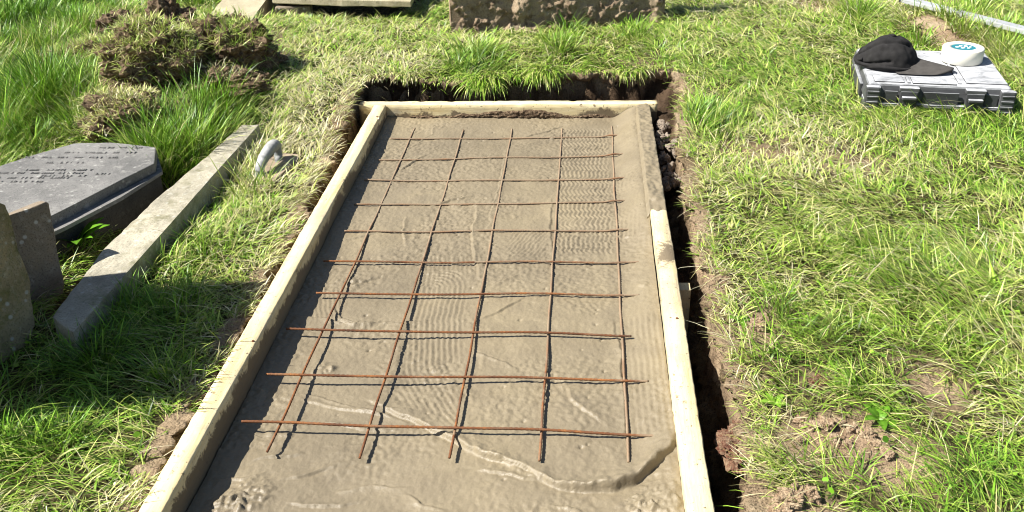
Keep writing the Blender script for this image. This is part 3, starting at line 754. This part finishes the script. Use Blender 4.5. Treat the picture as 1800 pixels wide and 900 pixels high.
def clear(X, Y, zone=True):
    ok = trench(X, Y) < .004
    for pl in OCC: ok &= ~inpoly(X, Y, pl)
    # the tool case, the float
    a = math.radians(-8); lx = (X-1.36)*math.cos(a)+(Y-1.87)*math.sin(a); ly = -(X-1.36)*math.sin(a)+(Y-1.87)*math.cos(a)
    ok &= ~((lx > .0) & (lx < .54) & (ly > .0) & (ly < .50))
    ok &= ~((X > -.875) & (X < -.755) & (Y > 1.24) & (Y < 1.48))
    g0 = at2(600, 38, .08); ok &= ~((Y > g0[1]) & (X > at2(474, 15)[0]) & (X < at2(722, 10)[0]))
    ok &= RNG.uniform(0, 1, np.shape(X)) > .8*np.clip(1.5*blob(X, Y, 300, 160, 130, 62)-.5, 0, 1)
    ok &= ~((X > -1.2) & (X < -1.065) & (Y > .35) & (Y < 1.2) & (RNG.uniform(0, 1, np.shape(X)) < .93))
    ok &= ~((Y > A[1]+(X-A[0])*dv[1]/dv[0]-.07) & (X > A[0]) & (X < B[0]) & (Y < A[1]+.5))
    return ok
def lie_phi(X, Y):
    """the way the trampled grass lies"""
    a = 2.4*fbm(X*.9+3, Y*.9, 501, 2)+1.1*vn(X*3.1, Y*3.1, 503)
    base = np.where(X > .6, 2.75+.9*a, np.where(X < -.5, -.5+1.6*a, -1.4+1.4*a))
    return base
def field(n, margin, yr=(-.55, 4.3), xr=(-4.4, 4.0), seed=0):
    X, Y = scatter(n, xr, yr, margin)
    cl = .5+.5*np.clip(fbm(X*7, Y*7, 511+seed, 3)*1.5, -1, 1)               # clumps
    bz = bare(X, Y)
    dens = (.32+.68*cl)*(1-.93*np.clip(bz*1.15-.05, 0, 1))
    k = (RNG.uniform(0, 1, len(X)) < dens) & clear(X, Y)
    return X[k], Y[k]
def green_t(X, Y):
    t = 3.15+1.0*fbm(X*1.6, Y*1.6, 521, 3)+.6*vn(X*11, Y*11, 523)
    return t-1.35*spots(X, Y, GREEN)+1.25*spots(X, Y, DRYS)+.5*np.exp(-(np.minimum(trench(X, Y), 0)/.06)**2)
def make_grass(name, N, margin, Lr, lie_base, label, matk='grass', seed=0, wmul=1.0, tshift=0.0, zoff=0.0, spread=1.15, yr=(-.55, 4.3)):
    X, Y = field(N, margin, yr, seed=seed)
    n = len(X); tall = spots(X, Y, TALL); t = green_t(X, Y)+tshift
    Z = ground_z(X, Y)-.004
    dist = np.sqrt((X-CAM[0])**2+(Y-CAM[1])**2+CAM[2]**2)
    clump = fbm(X*9, Y*9, 531, 2)
    L = RNG.uniform(*Lr, n)*(1+.75*tall+.35*np.clip(clump, -.6, 1))
    Wd = wmul*(.0014+.0013*RNG.uniform(0, 1, n))*(.7+.28*dist)
    ph = lie_phi(X, Y)+RNG.normal(0, .8, n)*(1-.35*np.clip(tall, 0, 1))
    # at the lip of the trench the blades hang over it
    e = np.exp(-(np.minimum(trench(X, Y), 0)/.05)**2)
    far_edge = (Y > 2.1)*e; ph = np.where(far_edge > .4, -1.57+RNG.normal(0, .6, n), ph)
    ph = np.where((e > .6) & (Y < 2.1) & (X > .5) & (RNG.uniform(0, 1, n) < .8), RNG.normal(0, 1.2, n), ph)
    # tufts fan out from their middle
    tx = fbm(X*6+.02, Y*6, 541, 2)-fbm(X*6-.02, Y*6, 541, 2); ty = fbm(X*6, Y*6+.02, 541, 2)-fbm(X*6, Y*6-.02, 541, 2)
    fan = RNG.uniform(0, 1, n) < .4; ph = np.where(fan, np.arctan2(-ty, -tx)+RNG.normal(0, .5, n), ph)
    up = np.clip(tall*.55, 0, .75)
    right = sm(.9, 1.6, X)*sm(1.6, .4, Y)
    lie = lie_base*(1-up*(1-.8*right))
    th0 = np.clip(RNG.normal(.18, .16, n)+lie*RNG.uniform(.5, 1.1, n), 0, 1.45)
    kap = RNG.uniform(.25, 1.2, n)*(1-.3*up)
    kap = np.minimum(kap, 1.75+.5*e-th0)
    C1 = pick(n, t, spread); C0 = C1*.55+np.array([.20, .19, .06])*.45*RNG.uniform(.6, 1.2, (n, 1))
    R = np.stack([X, Y, Z+zoff*RNG.uniform(0, 1, n)], -1)
    me = blades_mesh(name, R, L, Wd, ph, th0, kap, C0, C1)
    o = link(name, me, M[matk]); tag(o, label, 'grass', kind='stuff'); return n
cnt = make_grass('grass', 560000, 60, (.036, .085), 1.12, 'trodden yellow green lawn grass around the excavation', seed=0)
cnt += make_grass('grass', 340000, 700, (.03, .06), .8, 'thin green lawn grass filling the turf between thicker tufts', seed=3, wmul=1.8, tshift=-.4, yr=(-.9, 6.5))
cnt += make_grass('dry_grass', 130000, 80, (.045, .10), 1.35, 'pale dry grass clippings lying flat over the lawn', 'straw', seed=7, tshift=1.7, zoff=.03, spread=1.0, wmul=.8)
# clover and other little round leaves among the grass
X, Y = field(16000, 60, seed=13); k = fbm(X*3.2, Y*3.2, 571, 3) > .05; X, Y = X[k], Y[k]; n = len(X)
R = np.stack([X, Y, ground_z(X, Y)+RNG.uniform(.008, .03, n)], -1); rad = RNG.uniform(.004, .009, n); an = np.arange(6)*math.pi/3
ax1 = RNG.normal(0, 1, (n, 3))*[1, 1, .35]; ax1 /= np.linalg.norm(ax1, axis=1, keepdims=True); nz = RNG.normal(0, .35, (n, 3))+[0, 0, 1]
ax2 = np.cross(nz, ax1); ax2 /= np.linalg.norm(ax2, axis=1, keepdims=True)
V = R[:, None]+rad[:, None, None]*(np.cos(an)[None, :, None]*ax1[:, None]+.8*np.sin(an)[None, :, None]*ax2[:, None])
me = np_mesh('ground_leaves', V.reshape(-1, 3), np.arange(n*6), np.full(n, 6))
cc_ = np.ones((n, 6, 4), np.float32); cc_[:, :, :3] = pick(n, np.full(n, 2.0), .8)[:, None]
a_ = me.attributes.new('tint', 'FLOAT_COLOR', 'POINT'); a_.data.foreach_set('color', cc_.ravel())
tag(link('ground_leaves', me, M['weed']), 'tiny round clover leaves scattered through the lawn', 'clover', kind='stuff')
# tall tufts and long combed blades, rooted in the spots above
def tufts(name, label, S, per, Lr, lie, tsh, phi_of=None, wm=1.0):
    Rs, Ls, Ph, T0, Ka, Tt = [], [], [], [], [], []
    for (px, py, rx, ry, a) in S:
        c = at(px, py, .06); ex = at(px+rx, py, .06)-c; ey = at(px, py-ry, .06)-c
        n = int(per*a*abs(np.linalg.norm(ex)*np.linalg.norm(ey))*3.1)
        # several crowns per spot
        nc = max(1, int(3+n/160)); cxs = c[0]+RNG.normal(0, .5, nc)*np.linalg.norm(ex); cys = c[1]+RNG.normal(0, .5, nc)*np.linalg.norm(ey)
        w_ = RNG.integers(0, nc, n); ox = RNG.normal(0, .035, n); oy = RNG.normal(0, .035, n)
        X = cxs[w_]+ox; Y = cys[w_]+oy
        k = clear(X, Y) & (RNG.uniform(0, 1, n) > bare(X, Y)*1.1-.1) & (~((trench(X, Y) > -.05) & (X > .5) & (Y < 2))); X, Y, ox, oy = X[k], Y[k], ox[k], oy[k]; n = len(X)
        if not n: continue
        Rs.append(np.stack([X, Y, ground_z(X, Y)-.004], -1)); Ls.append(RNG.uniform(*Lr, n)*(.7+.4*min(a, 1.6)))
        Ph.append(np.arctan2(oy, ox)+RNG.normal(0, .5, n) if phi_of is None else phi_of(X, Y)+RNG.normal(0, .65, n))
        T0.append(np.clip(np.hypot(ox, oy)*5*lie+RNG.normal(.12, .12, n)+(.9 if phi_of else 0), 0, 1.4)); Ka.append(RNG.uniform(.3, 1.2, n)); Tt.append(green_t(X, Y)+tsh)
    R = np.concatenate(Rs); n = len(R); L = np.concatenate(Ls); ph = np.concatenate(Ph); th = np.concatenate(T0); ka = np.minimum(np.concatenate(Ka), 1.85-th); t = np.concatenate(Tt)
    dist = np.linalg.norm(R-CAM, axis=1)
    C1 = pick(n, t, .9); C0 = C1*.6+np.array([.16, .17, .05])*.4
    me = blades_mesh(name, R, L, wm*(.0021+.0015*RNG.uniform(0, 1, n))*(.6+.24*dist), ph, th, ka, C0, C1, 4)
    o = link(name, me, M['grass']); tag(o, label, 'grass', kind='stuff'); return n
up_spots = [s for s in TALL if s[0] < 1300 or s[1] < 100 or s[2] < 50]
cnt += tufts('long_grass', 'tall fresh green grass growing in tufts', up_spots, 5200, (.055, .125), 1.1, -.6)
cnt += tufts('tall_grass', 'long bright green grass blades standing beside the gravestone and kerb', [(75, 195, 80, 46, 1.2), (322, 262, 52, 40, 1.3), (385, 205, 40, 20, .9), (30, 60, 70, 36, .9), (160, 215, 40, 24, .7), (1695, 30, 26, 12, .9), (430, 330, 26, 40, .5)], 4200, (.11, .23), .7, -.7, None, .95)
# blades hanging over the lip of the hole
hx_ = []; 
for (x0, x1, n, L0) in ((-.80, .70, 900, .045), (-.20, -.08, 700, .10), (.06, .16, 500, .095), (.44, .54, 260, .07), (-.52, -.44, 200, .06), (-.02, .02, 120, .06)):
    hx_.append((RNG.uniform(x0, x1, n), np.full(n, L0)))
X = np.concatenate([h[0] for h in hx_]); L = np.concatenate([h[1] for h in hx_])*RNG.uniform(.6, 1.5, len(X)); n = len(X)
Y = 2.232+.05*fbm(X*4.5, X*0+1.2, 21, 3)+.03*X+RNG.uniform(-.012, .05, n)
H = -1.57+RNG.normal(0, .5, n)
Yl = RNG.uniform(-.6, 2.2, 2600); Xl = -.603-.075*sm(.7, 2.1, Yl)+.020*fbm(Yl*5, Yl*0+3.3, 5, 3)-RNG.uniform(-.008, .06, 2600)
Yr = RNG.uniform(-.6, 2.15, 2600); Xr = .640+.045*sm(1.3, 2.2, Yr)+.022*fbm(Yr*5, Yr*0+7.7, 9, 3)+RNG.uniform(-.004, .07, 2600)
kl = fbm(Yl*6, Yl*0+.4, 581, 3) > -.25; kr = fbm(Yr*6, Yr*0+.4, 583, 3) > -.05
Yl, Xl, Yr, Xr = Yl[kl], Xl[kl], Yr[kr], Xr[kr]
H = np.concatenate([H, RNG.normal(0, 1.0, len(Yl)), 3.14+RNG.normal(0, 1.4, len(Yr))])
L = np.concatenate([L, RNG.uniform(.025, .06, len(Yl)), RNG.uniform(.02, .05, len(Yr))]); X = np.concatenate([X, Xl, Xr]); Y = np.concatenate([Y, Yl, Yr]); n = len(X)
R = np.stack([X, Y, base_z(X, Y)+.004], -1); th = RNG.uniform(.5, 1.3, n)
C1 = pick(n, green_t(X, Y)+.2, 1.1); C0 = C1*.6+np.array([.16, .17, .05])*.4
me = blades_mesh('overhanging_grass', R, L, RNG.uniform(.004, .0065, n)*np.where((Y > 2.1), 1, .6), H, th, np.where(Y > 2.1, RNG.uniform(.8, 2.0, n), RNG.uniform(.3, 1.0, n)), C0, C1, 4)
tag(link('overhanging_grass', me, M['grass']), 'grass blades hanging over the lip of the trench', 'grass', kind='stuff')
sw = [s for s in TALL if s[0] > 1300 and s[1] > 100 and s[2] >= 50]
cnt += tufts('flattened_grass', 'long combed grass blades lying flat on the right', sw, 1900, (.07, .16), .6, .1, lambda X, Y: 2.75+.7*fbm(X*1.5, Y*1.5, 551, 2), .85)
print('blades', cnt)

# ------------------------------------------------------------------ turf clods of the mound
def turf_clod(px, py, z, size, seed, mat, label, grass=0, gt=3.5, glen=(.03, .06), rot=0, group=None):
    c = at(px, py, z); gzv = float(ground_z(np.array([c[0]]), np.array([c[1]]))[0])
    root = empty('turf_clod' if grass else 'soil_clod', (float(c[0]), float(c[1]), gzv), rot, label=label, cat='turf clod' if grass else 'soil clod', group=group)
    bm = bmesh.new(); bmesh.ops.create_icosphere(bm, subdivisions=5, radius=1)
    lumpy(bm, .42, 1.7, seed, .10, (1, 1, 1))
    o_ = Vector((seed, 2, 5))
    for v in bm.verts:
        q = v.co*3.5+o_
        v.co *= 1+.12*mnoise.noise(q*2)+.07*mnoise.noise(q*5)
        v.co = Vector((v.co.x*size[0], v.co.y*size[1], v.co.z*size[2]+size[2]*.45))
    bm.normal_update()
    vs = [(tuple(v.co), tuple(v.normal)) for v in bm.verts]
    from_bm('soil', bm, mat, root)
    if grass:
        P_ = np.array([v[0] for v in vs]); Nn = np.array([v[1] for v in vs])
        wgt = np.clip(Nn[:, 2]-.15+.35*np.array([mnoise.noise(Vector(v[0])*9+o_) for v in vs]), 0, 1); wgt /= wgt.sum()
        k = RNG.choice(len(P_), grass, p=wgt); R = P_[k]+RNG.normal(0, .006, (grass, 3))-Nn[k]*.004
        ph = np.arctan2(Nn[k, 1], Nn[k, 0])+RNG.normal(0, .7, grass)
        th = np.clip(np.arccos(np.clip(Nn[k, 2], -1, 1))*.9+RNG.normal(.35, .35, grass), 0, 2.1)
        C1 = pick(grass, np.full(grass, gt), .9); C0 = C1*.6+np.array([.2, .18, .07])*.4
        me = blades_mesh('grass_cover', R, RNG.uniform(*glen, grass), RNG.uniform(.003, .0052, grass), ph, th, RNG.uniform(.2, .9, grass), C0, C1)
        o = link('grass_cover', me, M['grass'], root); o['kind'] = 'stuff'
    return root
Z = .1
turf_clod(215, 70, Z, (.12, .11, .085), 3, M['soil'], 'brown soil clod at the top left end of the mound', 160, 5, (.02, .04))
turf_clod(303, 72, Z, (.125, .11, .125), 5, M['soil'], 'tall dark soil lump peaking at the back of the mound', 60, 5, (.02, .03))
turf_clod(255, 78, Z, (.11, .10, .06), 8, M['soilpale'], 'low paler clod between the two dark soil lumps', 300, 5.2, (.02, .04))
turf_clod(405, 128, Z, (.19, .18, .14), 9, M['soil'], 'large turf clod with grassy top and dark shaded side by the kerb block', 1900, 3.7, (.03, .06))
turf_clod(285, 160, Z, (.185, .20, .145), 12, M['soil'], 'big central turf clod covered in pale green grass', 3600, 4.2, (.03, .055))
turf_clod(190, 128, Z, (.21, .12, .08), 14, M['soil'], 'long turf clod with yellow dry grass on the left of the mound', 3000, 4.2, (.025, .05))
turf_clod(225, 222, Z, (.145, .14, .095), 18, M['soil'], 'straw covered turf clod with a dark hollow behind the gravestone', 1700, 4.9, (.025, .05))
turf_clod(395, 178, .08, (.17, .11, .075), 21, M['soil'], 'crumbly brown clod with dry roots below the large grassy one', 300, 5.1, (.02, .05))
turf_clod(350, 130, Z, (.11, .10, .085), 25, M['soil'], 'reddish brown soil clod between the two biggest turf clods', 120, 5.2, (.02, .04))
turf_clod(468, 128, .08, (.08, .09, .05), 28, M['soil'], 'flat dark soil clod at the right foot of the mound')
turf_clod(452, 160, .08, (.06, .05, .035), 61, M['soil'], 'small dark soil clod at the mound foot nearest the trench')
turf_clod(320, 215, .09, (.09, .07, .05), 63, M['soil'], 'brown clod with roots in front of the central turf clod', 160, 5, (.02, .05))
turf_clod(268, 236, .09, (.07, .06, .045), 65, M['soil'], 'dark soil clod close behind the gravestone corner', 100, 5, (.02, .05))
turf_clod(175, 88, Z, (.09, .08, .05), 67, M['soil'], 'small brown clod in tall grass left of the soil lumps', 100, 4.6, (.02, .05))
# loose clods on the right
turf_clod(1303, 762, .045, (.042, .068, .028), 31, M['soilred'], 'flat reddish brown soil clod on the trench lip')
turf_clod(1385, 880, .045, (.030, .024, .018), 33, M['soilpale'], 'tan soil clod lying on the bare ground at the bottom right')
turf_clod(1440, 672, .055, (.022, .022, .016), 35, M['soilred'], 'small brown soil clod among grass right of the trench')
turf_clod(1333, 578, .05, (.022, .02, .014), 37, M['soilpale'], 'grey tan clod on the bare spot below the green tuft')
for i, (px, py, s) in enumerate(((1410, 742, .015), (1428, 752, .012), (1450, 748, .016), (1475, 742, .011), (1500, 752, .014), (1525, 765, .016), (1540, 782, .012), (1400, 858, .014), (1425, 868, .018), (1372, 895, .018),
                                 (1352, 900, .013), (1560, 795, .013), (1465, 772, .012), (1405, 775, .011), (1490, 780, .010))):
    r = turf_clod(px, py, .05, (s*1.25, s, s*.75), 41+i, M['soilpale'], 'small crumb of dry tan soil on the bare patch right of the trench', 0, rot=i, group='soil crumbs on the bare patch')
# rubble in the far right corner of the trench
def stone(px, py, z, s, seed):
    bm = bmesh.new(); bmesh.ops.create_icosphere(bm, subdivisions=3, radius=1); lumpy(bm, .55, 1.3, seed, .05, (s, s*.85, s*.65))
    o = from_bm('rubble_stone', bm, M['rubble'])
    c = at(px, py, z); o.location = tuple(c); o.rotation_euler = (seed, seed*2.1, seed*.7)
    tag(o, 'grey rubble stone lying loose in the far right corner of the trench', 'rubble stone', 'rubble in the trench corner')
rr = random.Random(4)
for i in range(46):
    t = rr.random()**.8; py = 212+t*118; px = 1163+t*18+rr.uniform(-12, 22-6*t)
    c = at(px, py, .0); gzv = float(ground_z(np.array([c[0]]), np.array([c[1]]))[0])
    zz = min(.035, max(gzv+.01, -.05+.08*(1-t)+rr.uniform(-.01, .015)))
    stone(px, py, zz, rr.uniform(.010, .022), i+1)

# ------------------------------------------------------------------ hand float in the grass
hf = empty('hand_float', (-.815, 1.36, .042), math.radians(-8), label='plasterer\'s hand float lying in the grass with worn grey handle', cat='float')
hf.scale = (.92, .92, .92)
bm = bmesh.new(); bm_box(bm, (0, 0, .012), (.11, .26, .012), None, .003); from_bm('blade', bm, M['plate'], hf)
pts = [(-.02, -.098, .014), (-.02, -.094, .034), (-.02, -.078, .054), (-.02, -.045, .070), (-.02, -.005, .080), (-.02, .035, .085), (-.02, .060, .083), (-.02, .074, .072), (-.02, .078, .052), (-.02, .078, .014)]
pp = np.array(pts); tt = np.linspace(0, len(pts)-1, 60); P_ = np.stack([np.interp(tt, range(len(pts)), pp[:, i]) for i in range(3)], -1)
for _ in range(3): P_[1:-1] = (P_[:-2]+2*P_[1:-1]+P_[2:])/4
rad = np.interp(tt, [0, 1, 2, 3, 5, 7, 8, 9], [.024, .019, .018, .021, .024, .021, .015, .018])
rad = rad*(1+.025*np.sin(tt*9))
link('handle', tube_mesh('handle', P_, rad, 14), M['grip'], hf)

# ------------------------------------------------------------------ tool case, cap and tape
CW, CD, CH = .54, .50, .125
cz0 = .055
case = empty('tool_case', (1.36, 1.87, cz0), math.radians(-8), label='dusty black plastic tool case lying in the grass', cat='tool case')
def part(name, boxes, mat, parent, bev=.006):
    bm = bmesh.new()
    for (c, s, *b) in boxes: bm_box(bm, c, s, None, b[0] if b else bev)
    return from_bm(name, bm, mat, parent)
zl = .058
part('base_shell', [((CW/2, CD/2, zl/2-.002), (CW-.012, CD-.012, zl-.004), .012), ((CW/2, .004, zl-.008), (CW-.02, .022, .008), .002)], M['case'], case)
bm = bmesh.new()
bm_box(bm, (CW/2, CD/2, (zl+CH)/2+.0015), (CW, CD-.012, CH-zl-.003), None, .016, 4)
for v in bm.verts:                                                        # draft: the lid narrows to its top
    f = 1-.06*max(0, (v.co.z-zl)/(CH-zl))
    v.co.x = CW/2+(v.co.x-CW/2)*f; v.co.y = CD/2+(v.co.y-CD/2)*f
lid = from_bm('lid', bm, M['case'], case)
part('lid_rib', [((CW*.64, CD*.48, CH+.0015), (.010, CD*.80, .005), .0015)], M['case'], lid)
part('lid_rib', [((CW*.30, CD*.13, CH+.0015), (.010, CD*.14, .005), .0015)], M['case'], lid)
part('lid_panel', [((CW*.47, CD*.13, CH+.001), (CW*.29, CD*.15, .006), .002)], M['case'], lid)
part('lid_panel', [((CW*.82, CD*.45, CH+.001), (CW*.27, CD*.70, .006), .002)], M['case'], lid)
part('lid_panel', [((CW*.17, CD*.14, CH+.001), (CW*.20, CD*.15, .006), .002)], M['case'], lid)
# front: dark recessed panels framed by corner blocks, latch seats and a lit lower lip
for (fx, wd) in ((.185, .085), (.515, .235), (.845, .085)):
    part('front_panel', [((CW*fx, .0035, .075), (CW*wd, .006, .052), .0015)], M['dark'], case)
    part('front_rail', [((CW*fx, -.001, .044), (CW*wd+.01, .014, .007), .002)], M['case'], case)
for fx in (.06, .945):
    o = part('corner_guard', [((CW*fx, .005, .066), (CW*.10, .03, .105), .008)]+[((CW*fx, -.0105, .036+.021*k), (CW*.08, .004, .007), .0015) for k in range(4)], M['case'], case)
for fx in (.30, .735):
    l = part('latch', [((CW*fx, -.002, .075), (.064, .022, .062), .004)], M['dark'], case)
    part('latch_lip', [((CW*fx, -.020, .082), (.052, .020, .012), .004)], M['case'], l)
    part('latch_cap', [((CW*fx, .004, .111), (.072, .030, .016), .004)], M['case'], l)
part('side_grip', [((.002, CD*.45, .07), (.014, CD*.5, .05), .004)], M['dark'], case)
part('hinge', [((CW*.3, CD-.004, .06), (.10, .014, .03), .004)], M['dark'], case)
part('hinge', [((CW*.7, CD-.004, .06), (.10, .014, .03), .004)], M['dark'], case)
ctop = cz0+CH+.004
# cap
cc = at(1562, 112, ctop)
cap = empty('baseball_cap', (float(cc[0]), float(cc[1]), ctop), math.radians(-30), label='crumpled black baseball cap resting on the tool case', cat='cap')
nu, nvv = 96, 40
V = []
for j in range(nvv):
    t = j/(nvv-1); ph = t*math.pi/2
    for i in range(nu):
        a = i*2*math.pi/(nu-1)
        cr = math.cos(ph)**.62; z = math.sin(ph)**1.0
        seam = 1-.018*math.exp(-((((a/(math.pi/3)) % 1)-.5)/.06)**2) if t > .12 else 1.0
        d = Vector((math.cos(a)*cr, math.sin(a)*cr, z))
        k = seam*(1+.07*mnoise.noise(d*2.2+Vector((3, 1, 4)))*(1-.4*t)+.03*mnoise.noise(d*5+Vector((9, 1, 2))))
        dent = -.09*math.exp(-((d.y*.6+d.z-.62-.3*d.x)/.07)**2)*(d.y < .1)-.10*math.exp(-((d.z-.30-.25*d.x)/.06)**2)*(d.y < .3)*(d.x < .3)+.07*math.exp(-((d.z-.15-.2*d.x)/.07)**2)*(d.x < .2)-.11*math.exp(-((d.x-.05)**2+(d.y+.75)**2+(d.z-.55)**2)/.05)
        k += dent
        back = -.04*max(0, -d.x)*z
        V.append((d.x*(.128 if d.x < 0 else .112)*k+(-.012*z), d.y*.105*k, max(.001, (z*(.113-.035*max(0, d.x)*(1-t)-.02*max(0, -d.x-.3))+back)*k*(1 if t < .97 else 1))))
me = surf_mesh('crown', np.array(V), nu, nvv); crown = link('crown', me, M['cap'], cap)
bm = bmesh.new(); bmesh.ops.create_uvsphere(bm, u_segments=12, v_segments=6, radius=.009)
for v in bm.verts: v.co = Vector((v.co.x, v.co.y, v.co.z*.5+.1165))
from_bm('button', bm, M['cap'], cap, True)
# sweat band edge and rear strap fold
an = np.linspace(0, 2*np.pi, 90); band = np.stack([np.where(np.cos(an) < 0, .130, .114)*np.cos(an), .107*np.sin(an), .012+.004*np.sin(an*3)], -1)
link('band', tube_mesh('band', band, .007, 8), M['cap'], cap)
fold = np.array([(-.119*math.cos(1.5*(k/20-.5)), -.100*math.sin(1.5*(k/20-.5))-.01, .030+.014*math.sin(k*.31)) for k in range(21)])
link('strap', tube_mesh('strap', fold, .006, 8), M['cap'], cap)
# brim
nb, nr = 48, 14; V = []
for jz in (0, 1):
    for j in range(nr):
        r = j/(nr-1)
        for i in range(nb):
            a = -1.12+2.24*i/(nb-1)
            rx = .104+.140*r*math.cos(a*1.25)**.6 if abs(a*1.25) < 1.57 else .104
            x = rx*math.cos(a); y = .104*math.sin(a)*(1+.22*r)
            z = .024-.010*r-.55*y*y/.1*(.4+.6*r)*.55+.004*math.sin(a*3+r*2)-.004*jz
            V.append((x, y, max(z, .0015+.001*(1-jz))))
V = np.array(V); n_ = nb*nr
q = []
for j in range(nr-1):
    for i in range(nb-1):
        k = j*nb+i; q.append((k, k+1, k+nb+1, k+nb)); q.append((n_+k, n_+k+nb, n_+k+nb+1, n_+k+1))
rim = [(nr-1)*nb+i for i in range(nb)]
for a_, b_ in zip(rim[:-1], rim[1:]): q.append((a_, b_, n_+b_, n_+a_))
me = np_mesh('brim', V, np.array(q).ravel(), np.full(len(q), 4), True)
link('brim', me, M['brim'], cap)
# tape
tc_ = at(1689, 107, ctop)
tape = empty('tape_roll', (float(tc_[0]), float(tc_[1]), ctop), 0, label='cream tape roll with teal centre label standing on the tool case', cat='tape roll')
R1, R0, TH = .078, .047, .058
prof = [(R0, .001), (R1-.003, .001), (R1, .004), (R1, TH-.004), (R1-.003, TH), (R0, TH)]
V = []; ns = 72
for (r, z) in prof:
    for i in range(ns): a = i*2*math.pi/ns; V.append((r*math.cos(a), r*math.sin(a), z))
q = []
for j in range(len(prof)):
    for i in range(ns): a_ = j*ns+i; b_ = j*ns+(i+1) % ns; jn = ((j+1) % len(prof))*ns; q.append((a_, b_, jn+(i+1) % ns, jn+i))
link('roll', np_mesh('roll', np.array(V), np.array(q).ravel(), np.full(len(q), 4)), M['tape'], tape)
bm = bmesh.new(); bmesh.ops.create_cone(bm, cap_ends=True, segments=48, radius1=R0-.0005, radius2=R0-.0005, depth=.05)
for v in bm.verts: v.co.z += TH-.027
lab = from_bm('label_disc', bm, M['teal'], tape)
bm = bmesh.new()
for (x, y, r) in ((-.023, .004, .008), (-.006, .016, .007), (-.006, -.010, .008), (.012, .012, .008), (.014, -.014, .006), (.026, .0, .005)):
    ret = bmesh.ops.create_cone(bm, cap_ends=True, segments=14, radius1=r, radius2=r, depth=.001)
    for v in ret['verts']: v.co += Vector((x, y, TH-.0012))
for (x, y, r) in ((-.023, .004, .004), (-.006, -.010, .004), (.012, .012, .0035)): pass
from_bm('print', bm, M['white'], lab)

# ------------------------------------------------------------------ aluminium straightedge
a = at(1590, -1, .165); b = at(1850, 66, .165); d = b-a; Ls = np.linalg.norm(d); d /= Ls
se = empty('straightedge', (float(a[0]), float(a[1]), .131), math.atan2(d[1], d[0]), label='long silver aluminium straightedge half hidden in grass at the top right', cat='straightedge')
bm = bmesh.new(); bm_box(bm, (Ls/2, 0, .034), (Ls, .055, .022), None, .003); from_bm('bar', bm, M['alu'], se)
for xx in (.0015, Ls-.0015):
    bm = bmesh.new(); bm_box(bm, (xx-.006 if xx < .1 else xx+.006, 0, .034), (.012, .058, .025), None, .002); from_bm('end_cap', bm, M['dark'], se)

# ------------------------------------------------------------------ broad leaved weeds
def weed(px, py, z, n, Lr, label, wid=.3, lift=.5, t=1.6, seed=0):
    r_ = np.random.default_rng(seed); c = at(px, py, z); c[2] = float(ground_z(np.array([c[0]]), np.array([c[1]]))[0])
    root = empty('weed_plant', tuple(map(float, c)), 0, label=label, cat='weed')
    for i in range(n):
        a = i*2.4+r_.uniform(-.3, .3); L = r_.uniform(*Lr); W_ = L*wid; th = r_.uniform(.2, .9)*lift
        V = []; ns_ = 9
        p = np.array([0, 0, .004]); 
        for k in range(ns_):
            t_ = k/(ns_-1); w_ = W_*.5*(math.sin(math.pi*min(1, .06+t_*.94))**.8)*(1-.25*t_)+.001
            tt_ = th+1.0*t_; fwd = np.array([math.cos(a)*math.sin(tt_+.3), math.sin(a)*math.sin(tt_+.3), math.cos(tt_+.3)])
            sd = np.array([-math.sin(a), math.cos(a), 0])
            for s_ in (-1, -.5, 0, .5, 1): V.append(p+sd*w_*s_+np.array([0, 0, .12*w_*abs(s_)+.06*w_*math.sin(k*2.2+s_*3)]))
            p = p+fwd*L/(ns_-1)
        me = surf_mesh('leaf', np.array(V), 5, ns_)
        base = PAL[1]*(1-(t-1)/2)+PAL[3]*((t-1)/2); cc_ = np.ones((len(V), 4)); cc_[:, :3] = base*r_.uniform(.8, 1.25)
        cc_[2::5, :3] *= 1.4
        at_ = me.attributes.new('tint', 'FLOAT_COLOR', 'POINT'); at_.data.foreach_set('color', cc_.astype(np.float32).ravel())
        link('leaf', me, M['weed'], root)
weed(145, 455, .0, 11, (.08, .13), 'broad leaved dark green weed in the gap between slab and kerb', .34, .6, 1.2, 1)
weed(1545, 742, .05, 7, (.035, .055), 'green broad leaved weed beside the bare soil patch', .45, 1.1, 1.3, 2)
weed(1362, 712, .05, 5, (.03, .045), 'pale green weed with one broad upright leaf near the trench', .4, .9, 2.0, 3)
weed(1300, 568, .05, 5, (.03, .045), 'small green weed on the trench lip above the bare spot', .4, 1.0, 1.6, 4)
weed(1083, 52, .08, 5, (.03, .045), 'small round leaved weed in grass in front of the muddy headstone', .6, 1.0, 1.6, 5)
